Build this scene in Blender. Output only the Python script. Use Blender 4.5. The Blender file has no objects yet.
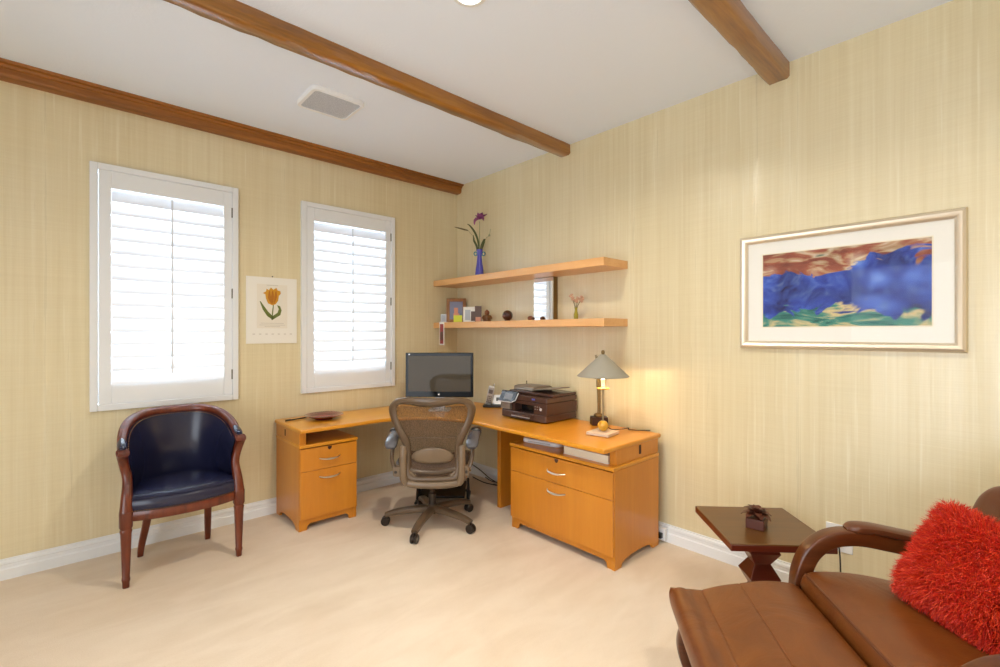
import bpy, bmesh, math, random
from mathutils import Vector, Matrix
import numpy as np

random.seed(7)
rng = np.random.default_rng(7)
PI = math.pi
SC = bpy.context.scene
COL = SC.collection

# ------------------------------------------------------------------ camera
EYE = 1.5
FWD = Vector((0.678, 0.735, 0)).normalized()
RGT = Vector((FWD.y, -FWD.x, 0))
X0, Y0, ZC = 3.16, 4.13, 3.117          # right wall, window wall, ceiling
XN, YN = -1.9, -1.9                     # near-left wall, rear wall
cam = bpy.data.cameras.new('camera')
cam.sensor_width = 36
cam.lens = 36 * 0.466
cam.shift_y = -0.001
cam.clip_start = 0.05
camo = bpy.data.objects.new('camera', cam)
COL.objects.link(camo)
camo.location = (0, 0, EYE)
camo.rotation_euler = (PI / 2, 0, -math.atan2(FWD.x, FWD.y))
SC.camera = camo

# ------------------------------------------------------------------ world, exposure
SC.view_settings.view_transform = 'Standard'
SC.view_settings.look = 'None'
SC.view_settings.exposure = 0.06
SC.view_settings.gamma = 1.0
SC.view_settings.use_curve_mapping = False
w = bpy.data.worlds.new('sky')
SC.world = w
w.use_nodes = True
w.node_tree.nodes['Background'].inputs[0].default_value = (0.86, 0.93, 1.0, 1)
w.node_tree.nodes['Background'].inputs[1].default_value = 1.0
SC.cycles.max_bounces = 8
SC.cycles.diffuse_bounces = 5
SC.cycles.sample_clamp_indirect = 6


def area(name, loc, rot, sx, sy, power, color, shape='RECTANGLE', spread=PI):
    l = bpy.data.lights.new(name, 'AREA')
    l.shape = shape
    l.size = sx
    l.size_y = sy
    l.energy = power
    l.color = color
    l.spread = spread
    o = bpy.data.objects.new(name, l)
    COL.objects.link(o)
    o.location = loc
    o.rotation_euler = rot
    return o


DAY = (0.72, 0.86, 1.0)
WARM = (1.0, 0.90, 0.74)
# daylight outside the two shuttered windows; added fill light at an invented opening in the near-left wall
area('daylight_window', (0.536, 4.62, 1.9), (-PI / 2, 0, 0), 1.1, 1.9, 150, DAY)
area('daylight_window', (1.916, 4.62, 1.9), (-PI / 2, 0, 0), 1.1, 1.9, 150, DAY)
area('added_fill', (XN - 0.05, 0.3, 1.25), (0, -PI / 2, 0), 2.3, 2.4, 72, (0.88, 0.94, 1.0))
# recessed ceiling lamps
for lx, ly, e in ((1.40, 1.735, 26), (-0.55, 1.79, 4), (1.40, -0.30, 17), (-0.55, -0.30, 5)):
    area('downlight_lamp', (lx, ly, ZC - 0.012), (0, 0, 0), 0.11, 0.11, e, WARM, 'DISK', math.radians(150))

# ------------------------------------------------------------------ materials


def lin(r, g, b):
    return tuple(((c / 255) / 12.92 if c / 255 <= 0.04045 else ((c / 255 + 0.055) / 1.055) ** 2.4) for c in (r, g, b)) + (1,)


class NT:
    """small node helper around one principled material"""

    def __init__(self, name, color=(0.8, 0.8, 0.8, 1), rough=0.5, metal=0.0, spec=0.5):
        self.m = bpy.data.materials.new(name)
        self.m.use_nodes = True
        self.t = self.m.node_tree
        self.b = self.t.nodes['Principled BSDF']
        self.b.inputs['Base Color'].default_value = color
        self.b.inputs['Roughness'].default_value = rough
        self.b.inputs['Metallic'].default_value = metal
        self.b.inputs['Specular IOR Level'].default_value = spec
        self.m.diffuse_color = color

    def n(self, typ, **kw):
        nd = self.t.nodes.new(typ)
        for k, v in kw.items():
            setattr(nd, k, v)
        return nd

    def l(self, a, b):
        self.t.links.new(a, b)

    def coords(self, scale, rot=(0, 0, 0), kind='Object'):
        tc = self.n('ShaderNodeTexCoord')
        mp = self.n('ShaderNodeMapping')
        mp.inputs['Scale'].default_value = scale
        mp.inputs['Rotation'].default_value = rot
        self.l(tc.outputs[kind], mp.inputs['Vector'])
        return mp.outputs['Vector']

    def noise(self, vec, scale=1.0, detail=4.0, rough=0.55, dist=0.0):
        nd = self.n('ShaderNodeTexNoise')
        nd.inputs['Scale'].default_value = scale
        nd.inputs['Detail'].default_value = detail
        nd.inputs['Roughness'].default_value = rough
        nd.inputs['Distortion'].default_value = dist
        self.l(vec, nd.inputs['Vector'])
        return nd.outputs['Fac']

    def ramp(self, fac, stops):
        r = self.n('ShaderNodeValToRGB')
        e = r.color_ramp.elements
        while len(e) < len(stops):
            e.new(0.5)
        for el, (p, c) in zip(e, stops):
            el.position = p
            el.color = c
        self.l(fac, r.inputs['Fac'])
        return r.outputs['Color']

    def mix(self, fac, a, b, mode='MIX'):
        mx = self.n('ShaderNodeMix', data_type='RGBA', blend_type=mode)
        if isinstance(fac, (int, float)):
            mx.inputs[0].default_value = fac
        else:
            self.l(fac, mx.inputs[0])
        for s, v in ((6, a), (7, b)):
            if isinstance(v, tuple):
                mx.inputs[s].default_value = v
            else:
                self.l(v, mx.inputs[s])
        return mx.outputs[2]

    def bump(self, h, strength=0.2, dist=0.01):
        bp = self.n('ShaderNodeBump')
        bp.inputs['Strength'].default_value = strength
        bp.inputs['Distance'].default_value = dist
        self.l(h, bp.inputs['Height'])
        self.l(bp.outputs['Normal'], self.b.inputs['Normal'])

    def color(self, c):
        self.l(c, self.b.inputs['Base Color'])

    def rough(self, c):
        self.l(c, self.b.inputs['Roughness'])


def plain(name, rgb, rough=0.5, metal=0.0, spec=0.5, coat=0.0):
    k = NT(name, lin(*rgb), rough, metal, spec)
    if coat:
        k.b.inputs['Coat Weight'].default_value = coat
        k.b.inputs['Coat Roughness'].default_value = 0.1
    return k.m


def wallpaper():
    k = NT('silk_wallpaper', rough=0.42, spec=1.0)
    a = k.noise(k.coords((55, 55, 0.8)), 1, 4, 0.65)
    b = k.noise(k.coords((22, 22, 0.30)), 1, 5, 0.7)
    c = k.noise(k.coords((2.5, 2.5, 170)), 1, 2, 0.5)
    d = k.noise(k.coords((1.6, 1.6, 0.6)), 1, 3, 0.5)
    e = k.noise(k.coords((60, 60, 1.6)), 1, 2, 0.4)
    col = k.ramp(a, [(0.30, lin(211, 196, 155)), (0.5, lin(222, 210, 173)), (0.72, lin(230, 221, 191))])
    col = k.mix(0.45, col, k.ramp(b, [(0.32, lin(209, 194, 151)), (0.55, lin(223, 211, 175)), (0.70, lin(235, 227, 201))]))
    col = k.mix(0.10, col, k.ramp(c, [(0.35, lin(193, 176, 129)), (0.65, lin(237, 228, 197))]))
    col = k.mix(0.22, col, k.ramp(d, [(0.35, lin(207, 190, 145)), (0.65, lin(231, 221, 189))]))
    # pale raised slubs
    col = k.mix(k.ramp(e, [(0.64, (0, 0, 0, 1)), (0.76, (0.34, 0.34, 0.34, 1))]), col, lin(243, 238, 217))
    k.color(col)
    h = k.n('ShaderNodeMath', operation='MULTIPLY_ADD')
    k.l(a, h.inputs[0])
    h.inputs[1].default_value = 0.8
    k.l(c, h.inputs[2])
    k.bump(h.outputs[0], 0.10, 0.004)
    k.rough(k.ramp(b, [(0.35, (0.44,) * 3 + (1,)), (0.68, (0.26,) * 3 + (1,))]))
    return k.m


def carpet_mat():
    k = NT('cream_carpet', rough=0.95, spec=0.1)
    a = k.noise(k.coords((1.1, 1.1, 1.1)), 1, 5, 0.6, 0.8)
    b = k.noise(k.coords((210, 210, 210)), 1, 2, 0.6)
    c = k.noise(k.coords((2.2, 7, 1), (0, 0, 0.7)), 1, 4, 0.6, 0.5)
    col = k.ramp(a, [(0.32, lin(213, 192, 168)), (0.5, lin(224, 205, 182)), (0.68, lin(232, 215, 195))])
    col = k.mix(0.4, col, k.ramp(c, [(0.35, lin(213, 192, 164)), (0.65, lin(239, 224, 204))]))
    col = k.mix(0.25, col, k.ramp(b, [(0.3, lin(201, 180, 150)), (0.7, lin(246, 234, 216))]))
    k.color(col)
    k.bump(b, 0.35, 0.006)
    k.b.inputs['Sheen Weight'].default_value = 0.25
    return k.m


def ceiling_mat():
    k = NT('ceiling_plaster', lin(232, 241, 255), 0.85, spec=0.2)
    b = k.noise(k.coords((70, 70, 70)), 1, 3, 0.6)
    k.bump(b, 0.25, 0.004)
    return k.m


def wood(name, dark, mid, light, rough=0.35, axis='x', scale=1.0, coat=0.0, contrast=1.0, bump=0.03):
    k = NT(name, rough=rough)
    sc = {'x': (1.0, 14, 14), 'y': (14, 1.0, 14), 'z': (14, 14, 1.0)}[axis]
    v = k.coords(tuple(s * scale for s in sc))
    a = k.noise(v, 1.2, 6, 0.62, 0.6)
    v2 = k.coords(tuple(s * scale * 5 for s in sc))
    b = k.noise(v2, 1.5, 3, 0.6)
    lo, hi = 0.5 - 0.2 / contrast, 0.5 + 0.2 / contrast
    col = k.ramp(a, [(lo, lin(*dark)), (0.5, lin(*mid)), (hi, lin(*light))])
    col = k.mix(0.2, col, k.ramp(b, [(0.35, lin(*dark)), (0.65, lin(*light))]))
    k.color(col)
    if bump:
        k.bump(a, bump * 4, 0.006)
    if coat:
        k.b.inputs['Coat Weight'].default_value = coat
        k.b.inputs['Coat Roughness'].default_value = 0.12
    return k.m


def leather(name, rgb, rough=0.35, dark=None, wrinkle=0.25, scale=1.0):
    k = NT(name, lin(*rgb), rough, spec=0.5)
    v = k.coords((1, 1, 1))
    a = k.noise(v, 5 * scale, 4, 0.6, 1.2)
    b = k.noise(v, 240, 2, 0.6)
    if dark:
        k.color(k.ramp(a, [(0.3, lin(*dark)), (0.65, lin(*rgb))]))
    h = k.n('ShaderNodeMath', operation='MULTIPLY_ADD')
    k.l(b, h.inputs[0])
    h.inputs[1].default_value = 0.12
    k.l(a, h.inputs[2])
    k.bump(h.outputs[0], wrinkle, 0.02)
    return k.m


def mesh_weave():
    k = NT('chair_mesh_weave', lin(92, 66, 44), 0.6)
    tr = k.n('ShaderNodeBsdfTransparent')
    mx = k.n('ShaderNodeMixShader')
    v = k.coords((260, 260, 60))
    nz = k.noise(v, 1, 1, 0.5)
    mr = k.n('ShaderNodeMapRange')
    mr.inputs['From Min'].default_value = 0.35
    mr.inputs['From Max'].default_value = 0.65
    mr.inputs['To Min'].default_value = 0.55
    mr.inputs['To Max'].default_value = 0.75
    k.l(nz, mr.inputs['Value'])
    k.l(mr.outputs['Result'], mx.inputs['Fac'])
    k.l(tr.outputs[0], mx.inputs[1])
    k.l(k.b.outputs[0], mx.inputs[2])
    k.l(mx.outputs[0], k.t.nodes['Material Output'].inputs['Surface'])
    return k.m


def slat_mat():
    k = NT('louver_white', lin(246, 247, 248), 0.45)
    tl = k.n('ShaderNodeBsdfTranslucent')
    tl.inputs['Color'].default_value = (0.92, 0.95, 1.0, 1)
    mx = k.n('ShaderNodeMixShader')
    mx.inputs['Fac'].default_value = 0.15
    k.l(k.b.outputs[0], mx.inputs[1])
    k.l(tl.outputs[0], mx.inputs[2])
    k.l(mx.outputs[0], k.t.nodes['Material Output'].inputs['Surface'])
    return k.m


def glass_mat(name, ior=1.45):
    k = NT(name)
    k.t.nodes.remove(k.b)
    g = k.n('ShaderNodeBsdfGlossy')
    g.inputs['Roughness'].default_value = 0.02
    t = k.n('ShaderNodeBsdfTransparent')
    mx = k.n('ShaderNodeMixShader')
    fr = k.n('ShaderNodeFresnel')
    fr.inputs['IOR'].default_value = ior
    k.l(fr.outputs[0], mx.inputs[0])
    k.l(t.outputs[0], mx.inputs[1])
    k.l(g.outputs[0], mx.inputs[2])
    k.l(mx.outputs[0], k.t.nodes['Material Output'].inputs['Surface'])
    return k.m


def emit(name, rgb, strength):
    k = NT(name, lin(*rgb))
    k.b.inputs['Emission Color'].default_value = lin(*rgb)
    k.b.inputs['Emission Strength'].default_value = strength
    return k.m


M = {}
M['wall'] = wallpaper()
M['carpet'] = carpet_mat()
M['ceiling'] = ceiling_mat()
M['white'] = plain('white_paint', (232, 236, 240), 0.35)
M['plaster'] = plain('plaster', (226, 214, 190), 0.8)
M['slat'] = slat_mat()
M['pane'] = glass_mat('window_glass')
M['glass'] = glass_mat('picture_glass', ior=1.16)
M['beam'] = wood('rough_oak_beam', (108, 66, 16), (146, 93, 25), (174, 117, 40), 0.28, 'x', 0.8, coat=1.0, bump=0.06)
M['crown'] = wood('stained_oak', (116, 68, 22), (146, 90, 32), (166, 106, 42), 0.4, 'x', 1.2, bump=0.06)
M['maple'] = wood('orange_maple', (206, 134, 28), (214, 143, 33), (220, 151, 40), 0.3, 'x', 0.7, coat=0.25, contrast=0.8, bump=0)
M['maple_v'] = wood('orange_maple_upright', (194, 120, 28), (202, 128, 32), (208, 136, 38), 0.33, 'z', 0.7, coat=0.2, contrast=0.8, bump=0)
M['shelfwood'] = wood('pale_maple', (214, 160, 100), (224, 172, 114), (232, 184, 128), 0.35, 'y', 0.8, contrast=0.8, bump=0)
M['dark_slot'] = plain('slot_shadow', (58, 16, 8), 0.7)
M['nickel'] = plain('satin_nickel', (214, 208, 196), 0.28, 1.0)
M['chrome'] = plain('chrome', (225, 225, 228), 0.12, 1.0)
M['hinge'] = plain('hinge_metal', (120, 118, 112), 0.4, 0.8)
M['black'] = plain('black_plastic', (16, 15, 15), 0.35)
M['blackgloss'] = plain('black_gloss', (10, 10, 12), 0.12, spec=0.2)
M['screen'] = plain('monitor_glass', (84, 79, 70), 0.05, spec=0.12)
M['taupe'] = plain('taupe_plastic', (96, 78, 60), 0.3)
M['taupe_light'] = plain('light_taupe_plastic', (116, 98, 78), 0.3)
M['taupe_dark'] = plain('dark_taupe_plastic', (84, 68, 52), 0.4)
M['armpad'] = plain('armrest_rubber', (92, 92, 98), 0.22)
M['weave'] = mesh_weave()
M['caster'] = plain('caster_plastic', (38, 28, 22), 0.3)
M['mahogany'] = wood('mahogany', (64, 22, 9), (98, 38, 16), (126, 56, 26), 0.3, 'z', 1.2, coat=0.3)
M['navy'] = leather('navy_leather', (30, 32, 58), 0.24, wrinkle=0.05)
M['brass'] = plain('brass_nail', (186, 140, 84), 0.3, 1.0)
M['tan'] = leather('cognac_leather', (116, 64, 22), 0.34, (98, 50, 16), 0.22)
M['tan_dark'] = leather('cognac_leather_arm', (94, 50, 26), 0.34, wrinkle=0.08)
M['walnut'] = wood('reddish_walnut', (62, 28, 10), (84, 40, 14), (104, 54, 22), 0.28, 'x', 1.0, coat=0.3)
M['table_wood'] = wood('dark_table_wood', (80, 48, 10), (92, 56, 13), (102, 64, 18), 0.28, 'x', 1.0, coat=0.1, contrast=0.8, bump=0)
M['table_edge'] = wood('dark_red_wood', (74, 22, 8), (92, 30, 12), (106, 40, 16), 0.3, 'x', 1.0, coat=0.3, bump=0)
M['carving'] = plain('dark_carved_wood', (84, 38, 20), 0.4)
M['fur'] = plain('red_fur', (200, 28, 4), 0.55)
M['fur2'] = plain('red_fur_tip', (228, 66, 18), 0.55)
M['redcloth'] = plain('red_cloth', (170, 18, 4), 0.8)
M['champagne'] = plain('champagne_metal_leaf', (226, 214, 194), 0.4, 0.8)
M['champagne_dark'] = plain('frame_edge', (150, 128, 96), 0.45, 0.5)
M['mat'] = plain('picture_mat', (240, 238, 232), 0.8)
M['paper'] = plain('white_paper', (238, 236, 228), 0.8)
M['paper2'] = plain('inner_print_paper', (232, 227, 214), 0.8)
M['ink'] = plain('pale_grey_ink', (196, 192, 182), 0.9)
M['maroon'] = plain('maroon_glaze', (110, 28, 40), 0.12, coat=0.6)
M['shade'] = plain('grey_lamp_shade', (150, 146, 134), 0.55)
M['shade_in'] = plain('shade_lining', (238, 228, 206), 0.7)
M['bulb'] = emit('warm_bulb', (255, 226, 170), 14)
M['stone'] = plain('pale_stone', (218, 196, 176), 0.4)
M['goldball'] = plain('mustard_ball', (196, 148, 40), 0.3, coat=0.3)
M['pewter'] = plain('grey_brass', (160, 146, 116), 0.35, 0.8)
M['bronze'] = plain('aged_bronze', (126, 106, 70), 0.4, 0.7)
M['darkblock'] = plain('dark_brown_block', (58, 34, 26), 0.4)
M['printer'] = plain('brown_black_plastic', (74, 50, 42), 0.22)
M['printer_dark'] = plain('printer_black', (22, 18, 18), 0.25)
M['printer_grey'] = plain('printer_warm_grey', (128, 116, 104), 0.4)
M['lcd'] = plain('grey_lcd', (120, 118, 120), 0.12)
M['silver'] = plain('silver_plastic', (206, 208, 212), 0.3, 0.2)
M['whiteplastic'] = plain('white_plastic', (234, 237, 241), 0.35)
M['bluevase'] = plain('cobalt_vase', (70, 66, 178), 0.2, coat=0.5)
M['teal'] = plain('teal_glass', (84, 140, 156), 0.15)
M['leaf'] = plain('leaf_green', (70, 78, 30), 0.5)
M['leaf_dry'] = plain('dry_leaf', (98, 84, 40), 0.6)
M['stem'] = plain('pale_stem', (150, 152, 110), 0.5)
M['petal'] = plain('purple_petal', (116, 44, 104), 0.6)
M['petal2'] = plain('light_purple_petal', (150, 76, 130), 0.6)
M['driedflower'] = plain('dried_pink_flower', (200, 160, 132), 0.8)
M['greenglass'] = plain('olive_glass', (150, 140, 36), 0.15)
M['framewood'] = wood('photo_frame_wood', (122, 78, 36), (150, 100, 50), (172, 122, 68), 0.45, 'z', 2, bump=0)
M['photo_blue'] = plain('photo_print_blue', (128, 132, 160), 0.4)
M['photo_dark'] = plain('photo_print_dark', (90, 64, 56), 0.4)
M['photo_grey'] = plain('photo_print_grey', (176, 182, 190), 0.4)
M['photo_pink'] = plain('photo_print_pink', (216, 150, 120), 0.4)
M['photo_red'] = plain('photo_print_red', (150, 60, 64), 0.5)
M['note'] = plain('lime_sticky_note', (214, 220, 70), 0.7)
M['sphere'] = plain('polished_dark_stone', (60, 28, 18), 0.08, coat=0.5)
M['carvedbrown'] = plain('carved_brown_wood', (104, 66, 26), 0.4)
M['nut'] = plain('brown_nut', (120, 66, 30), 0.35)
M['mirror'] = plain('mirror_silver', (240, 242, 244), 0.02, 1.0)
M['mirror_edge'] = plain('mirror_gold_edge', (112, 84, 26), 0.45)
M['tulip'] = plain('tulip_yellow', (204, 148, 40), 0.8)
M['tulip2'] = plain('tulip_orange', (178, 112, 28), 0.8)
M['printgreen'] = plain('print_green', (104, 116, 52), 0.8)
M['grille'] = plain('grey_grille', (186, 192, 202), 0.7)
M['pages'] = plain('cream_pages', (236, 228, 206), 0.7)
M['cable'] = plain('dark_cable', (30, 24, 20), 0.5)
M['lens'] = emit('downlight_lens', (255, 244, 224), 6)
M['bone'] = plain('bone_ceramic', (220, 180, 120), 0.5)


# ------------------------------------------------------------------ mesh helpers
class MB:
    def __init__(self):
        self.v, self.f, self.m = [], [], []
        self.cur = 0

    def add(self, verts, faces):
        o = len(self.v)
        self.v += [tuple(p) for p in verts]
        for f in faces:
            self.f.append([o + i for i in f])
            self.m.append(self.cur)
        return self

    def box(self, x0, x1, y0, y1, z0, z1, mat=None):
        vs = [(x0, y0, z0), (x1, y0, z0), (x1, y1, z0), (x0, y1, z0), (x0, y0, z1), (x1, y0, z1), (x1, y1, z1), (x0, y1, z1)]
        if mat is not None:
            vs = [mat @ Vector(p) for p in vs]
        return self.add(vs, [(0, 3, 2, 1), (4, 5, 6, 7), (0, 1, 5, 4), (1, 2, 6, 5), (2, 3, 7, 6), (3, 0, 4, 7)])

    def lathe(self, prof, c=(0, 0, 0), n=32, cap=True):
        vs, fs = [], []
        for r, z in prof:
            for i in range(n):
                a = 2 * PI * i / n
                vs.append((c[0] + r * math.cos(a), c[1] + r * math.sin(a), c[2] + z))
        k = len(prof)
        for j in range(k - 1):
            for i in range(n):
                i2 = (i + 1) % n
                fs.append((j * n + i, j * n + i2, (j + 1) * n + i2, (j + 1) * n + i))
        if cap:
            fs.append(tuple(range(n - 1, -1, -1)))
            fs.append(tuple((k - 1) * n + i for i in range(n)))
        return self.add(vs, fs)

    def ball(self, c, r, n=20, sq=(1, 1, 1)):
        m = n // 2
        vs, fs = [(c[0], c[1], c[2] - r * sq[2])], []
        for j in range(1, m):
            t = -PI / 2 + PI * j / m
            for i in range(n):
                a = 2 * PI * i / n
                vs.append((c[0] + r * sq[0] * math.cos(t) * math.cos(a), c[1] + r * sq[1] * math.cos(t) * math.sin(a), c[2] + r * sq[2] * math.sin(t)))
        vs.append((c[0], c[1], c[2] + r * sq[2]))
        last = len(vs) - 1
        for i in range(n):
            i2 = (i + 1) % n
            fs.append((0, 1 + i2, 1 + i))
            for j in range(m - 2):
                fs.append((1 + j * n + i, 1 + j * n + i2, 1 + (j + 1) * n + i2, 1 + (j + 1) * n + i))
            fs.append((last, 1 + (m - 2) * n + i, 1 + (m - 2) * n + i2))
        return self.add(vs, fs)

    def tube(self, pts, rad, n=10, closed=False, up=None, flat=None, power=2.0):
        """sweep an ellipse (rad x rad*flat) along pts; rad number or list; up fixes the ellipse's second axis"""
        P = [Vector(p) for p in pts]
        k = len(P)
        R = rad if isinstance(rad, (list, tuple)) else [rad] * k
        FL = flat if isinstance(flat, (list, tuple)) else [1.0 if flat is None else flat] * k
        vs, fs = [], []
        prev = None
        for i in range(k):
            if closed:
                t = P[(i + 1) % k] - P[i - 1]
            else:
                t = P[min(i + 1, k - 1)] - P[max(i - 1, 0)]
            t.normalize()
            if up is not None:
                a = t.cross(Vector(up))
                if a.length < 1e-5:
                    a = t.orthogonal()
            elif prev is None:
                a = t.orthogonal()
            else:
                a = prev - t * prev.dot(t)
            a.normalize()
            prev = a
            b = a.cross(t)
            for q in range(n):
                th = 2 * PI * q / n
                c_, s_ = math.cos(th), math.sin(th)
                e = 2.0 / power
                cx = math.copysign(abs(c_) ** e, c_)
                sx = math.copysign(abs(s_) ** e, s_)
                vs.append(P[i] + a * (R[i] * cx) + b * (R[i] * FL[i] * sx))
        for i in range(k if closed else k - 1):
            i2 = (i + 1) % k
            for q in range(n):
                q2 = (q + 1) % n
                fs.append((i * n + q, i * n + q2, i2 * n + q2, i2 * n + q))
        if not closed:
            fs.append(tuple(range(n - 1, -1, -1)))
            fs.append(tuple((k - 1) * n + q for q in range(n)))
        return self.add(vs, fs)

    def prism(self, poly, h0, h1, fn=None):
        """poly of 2-D points extruded between h0 and h1; fn maps (a, b, h) to a point"""
        fn = fn or (lambda a, b, h: (a, b, h))
        k = len(poly)
        vs = [fn(a, b, h0) for a, b in poly] + [fn(a, b, h1) for a, b in poly]
        fs = [tuple(range(k - 1, -1, -1)), tuple(range(k, 2 * k))]
        for i in range(k):
            j = (i + 1) % k
            fs.append((i, j, k + j, k + i))
        return self.add(vs, fs)

    def grid(self, rows, closed=False):
        """rows: list of equal lists of points"""
        k, n = len(rows), len(rows[0])
        vs = [p for r in rows for p in r]
        fs = []
        for i in range(k - 1):
            for j in range(n if closed else n - 1):
                j2 = (j + 1) % n
                fs.append((i * n + j, i * n + j2, (i + 1) * n + j2, (i + 1) * n + j))
        return self.add(vs, fs)

    def build(self, name, mat, parent=None, bevel=0.0, seg=2, smooth=True, angle=38, subsurf=0, loc=None, recalc=True):
        me = bpy.data.meshes.new(name)
        me.from_pydata(self.v, [], self.f)
        mats = mat if isinstance(mat, (list, tuple)) else [mat]
        for x in mats:
            me.materials.append(x)
        if len(mats) > 1:
            me.polygons.foreach_set('material_index', self.m)
        if recalc:
            bm = bmesh.new()
            bm.from_mesh(me)
            bmesh.ops.recalc_face_normals(bm, faces=bm.faces)
            bm.to_mesh(me)
            bm.free()
        if smooth:
            me.shade_smooth()
            me.set_sharp_from_angle(angle=math.radians(angle))
        o = bpy.data.objects.new(name, me)
        COL.objects.link(o)
        if parent is not None:
            o.parent = parent
        if loc is not None:
            o.location = loc
        if bevel:
            b = o.modifiers.new('bevel', 'BEVEL')
            b.width = bevel
            b.segments = seg
            b.limit_method = 'ANGLE'
            b.angle_limit = math.radians(35)
            b.harden_normals = False
        if subsurf:
            s = o.modifiers.new('sub', 'SUBSURF')
            s.levels = s.render_levels = subsurf
        return o


def tag(o, label=None, cat=None, group=None, kind=None):
    for k_, v_ in (('label', label), ('category', cat), ('group', group), ('kind', kind)):
        if v_:
            o[k_] = v_
    return o


def thing(name, loc, rotz, label, cat, group=None, kind=None):
    o = bpy.data.objects.new(name, None)
    COL.objects.link(o)
    o.location = loc
    o.rotation_euler = (0, 0, rotz)
    o.empty_display_size = 0.1
    return tag(o, label, cat, group, kind)


def catmull(pts, per=8, closed=False):
    P = [Vector(p) for p in pts]
    n = len(P)
    out = []
    for i in range(n if closed else n - 1):
        if closed:
            a, b, c, d = P[i - 1], P[i], P[(i + 1) % n], P[(i + 2) % n]
        else:
            a, b, c, d = P[max(i - 1, 0)], P[i], P[i + 1], P[min(i + 2, n - 1)]
        for k in range(per):
            t = k / per
            out.append(0.5 * ((2 * b) + (c - a) * t + (2 * a - 5 * b + 4 * c - d) * t * t + (3 * b - a - 3 * c + d) * t ** 3))
    if not closed:
        out.append(P[-1])
    return out


def rrect(x0, x1, y0, y1, r, n=6):
    out = []
    for cx, cy, a0 in ((x1 - r, y1 - r, 0), (x0 + r, y1 - r, PI / 2), (x0 + r, y0 + r, PI), (x1 - r, y0 + r, 3 * PI / 2)):
        for i in range(n + 1):
            a = a0 + PI / 2 * i / n
            out.append((cx + r * math.cos(a), cy + r * math.sin(a)))
    return out


def interp(xs, ys, x):
    return float(np.interp(x, xs, ys))


# ------------------------------------------------------------------ the room
T = 0.16
MB().box(XN - T, X0 + T, YN - T, Y0 + T, -0.12, 0).build('floor', M['carpet'])['kind'] = 'structure'
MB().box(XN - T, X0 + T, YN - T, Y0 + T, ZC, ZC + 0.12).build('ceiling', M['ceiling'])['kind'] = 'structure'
MB().box(X0, X0 + T, YN - T, Y0 + T, 0, ZC).build('wall_right', M['wall'])['kind'] = 'structure'
MB().box(XN - T, X0, YN - T, YN, 0, ZC).build('wall_rear', M['plaster'])['kind'] = 'structure'
WIN = ((0.094, 0.977), (1.464, 2.369))
WZ0, WZ1 = 0.973, 2.637
b = MB()
xs = [XN - T]
for a, c in WIN:
    b.box(xs[-1], a + 0.02, Y0, Y0 + T, 0, ZC)
    b.box(a + 0.02, c - 0.02, Y0, Y0 + T, 0, WZ0 + 0.02)
    b.box(a + 0.02, c - 0.02, Y0, Y0 + T, WZ1 - 0.02, ZC)
    xs.append(c - 0.02)
b.box(xs[-1], X0, Y0, Y0 + T, 0, ZC)
b.build('wall_left', M['wall'], smooth=False)['kind'] = 'structure'
b = MB()
b.box(XN - T, XN, YN, -0.9, 0, ZC)
b.box(XN - T, XN, 1.5, Y0, 0, ZC)
b.box(XN - T, XN, -0.9, 1.5, 2.45, ZC)  # gap in this unseen wall is invented to let the added fill in
b.build('wall_near', M['plaster'], smooth=False)['kind'] = 'structure'

# baseboards: stepped profile
BP = [(0, 0), (0.022, 0), (0.022, 0.062), (0.016, 0.070), (0.016, 0.090), (0.021, 0.096), (0.019, 0.108), (0.010, 0.116), (0.008, 0.124), (0, 0.124)]
MB().prism(BP, XN, X0, lambda a, z, h: (h, Y0 - a, z)).build('baseboard_left', M['white'], angle=25)['kind'] = 'structure'
MB().prism(BP, YN, Y0 - 0.022, lambda a, z, h: (X0 - a, h, z)).build('baseboard_right', M['white'], angle=25)['kind'] = 'structure'

# crown beam along the window wall
CP = [(0, 3.028), (0.055, 3.028), (0.072, 3.034), (0.080, 3.046), (0.082, 3.078), (0.094, 3.082), (0.098, 3.094), (0.098, 3.098), (0.120, 3.102), (0.124, 3.117), (0, 3.117)]
MB().prism(CP, XN, X0, lambda a, z, h: (h, Y0 - a, z)).build('trim_1', M['crown'], angle=20)['kind'] = 'structure'


def beam(name, y0, y1, z0, seed):
    r = random.Random(seed)
    rows = []
    n = 60
    for i in range(n + 1):
        x = XN + (X0 - XN) * i / n
        j = lambda s: (r.random() - 0.5) * s
        q = 0.012
        ring = [(y0 + j(.004), ZC + 0.01), (y0 + j(.008), z0 + q + j(.006)), (y0 + q + j(.008), z0 + j(.006)), ((y0 + y1) / 2, z0 + j(.005)), (y1 - q + j(.008), z0 + j(.006)), (y1 + j(.008), z0 + q + j(.006)), (y1 + j(.004), ZC + 0.01)]
        rows.append([(x, a, c) for a, c in ring])
    m = MB().grid(rows, closed=True)
    o = m.build(name, M['beam'], angle=50)
    o['kind'] = 'structure'
    return o


beam('trim_2', 2.536, 2.648, 3.031, 1)
beam('trim_3', 0.875, 0.992, 3.022, 2)


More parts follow.
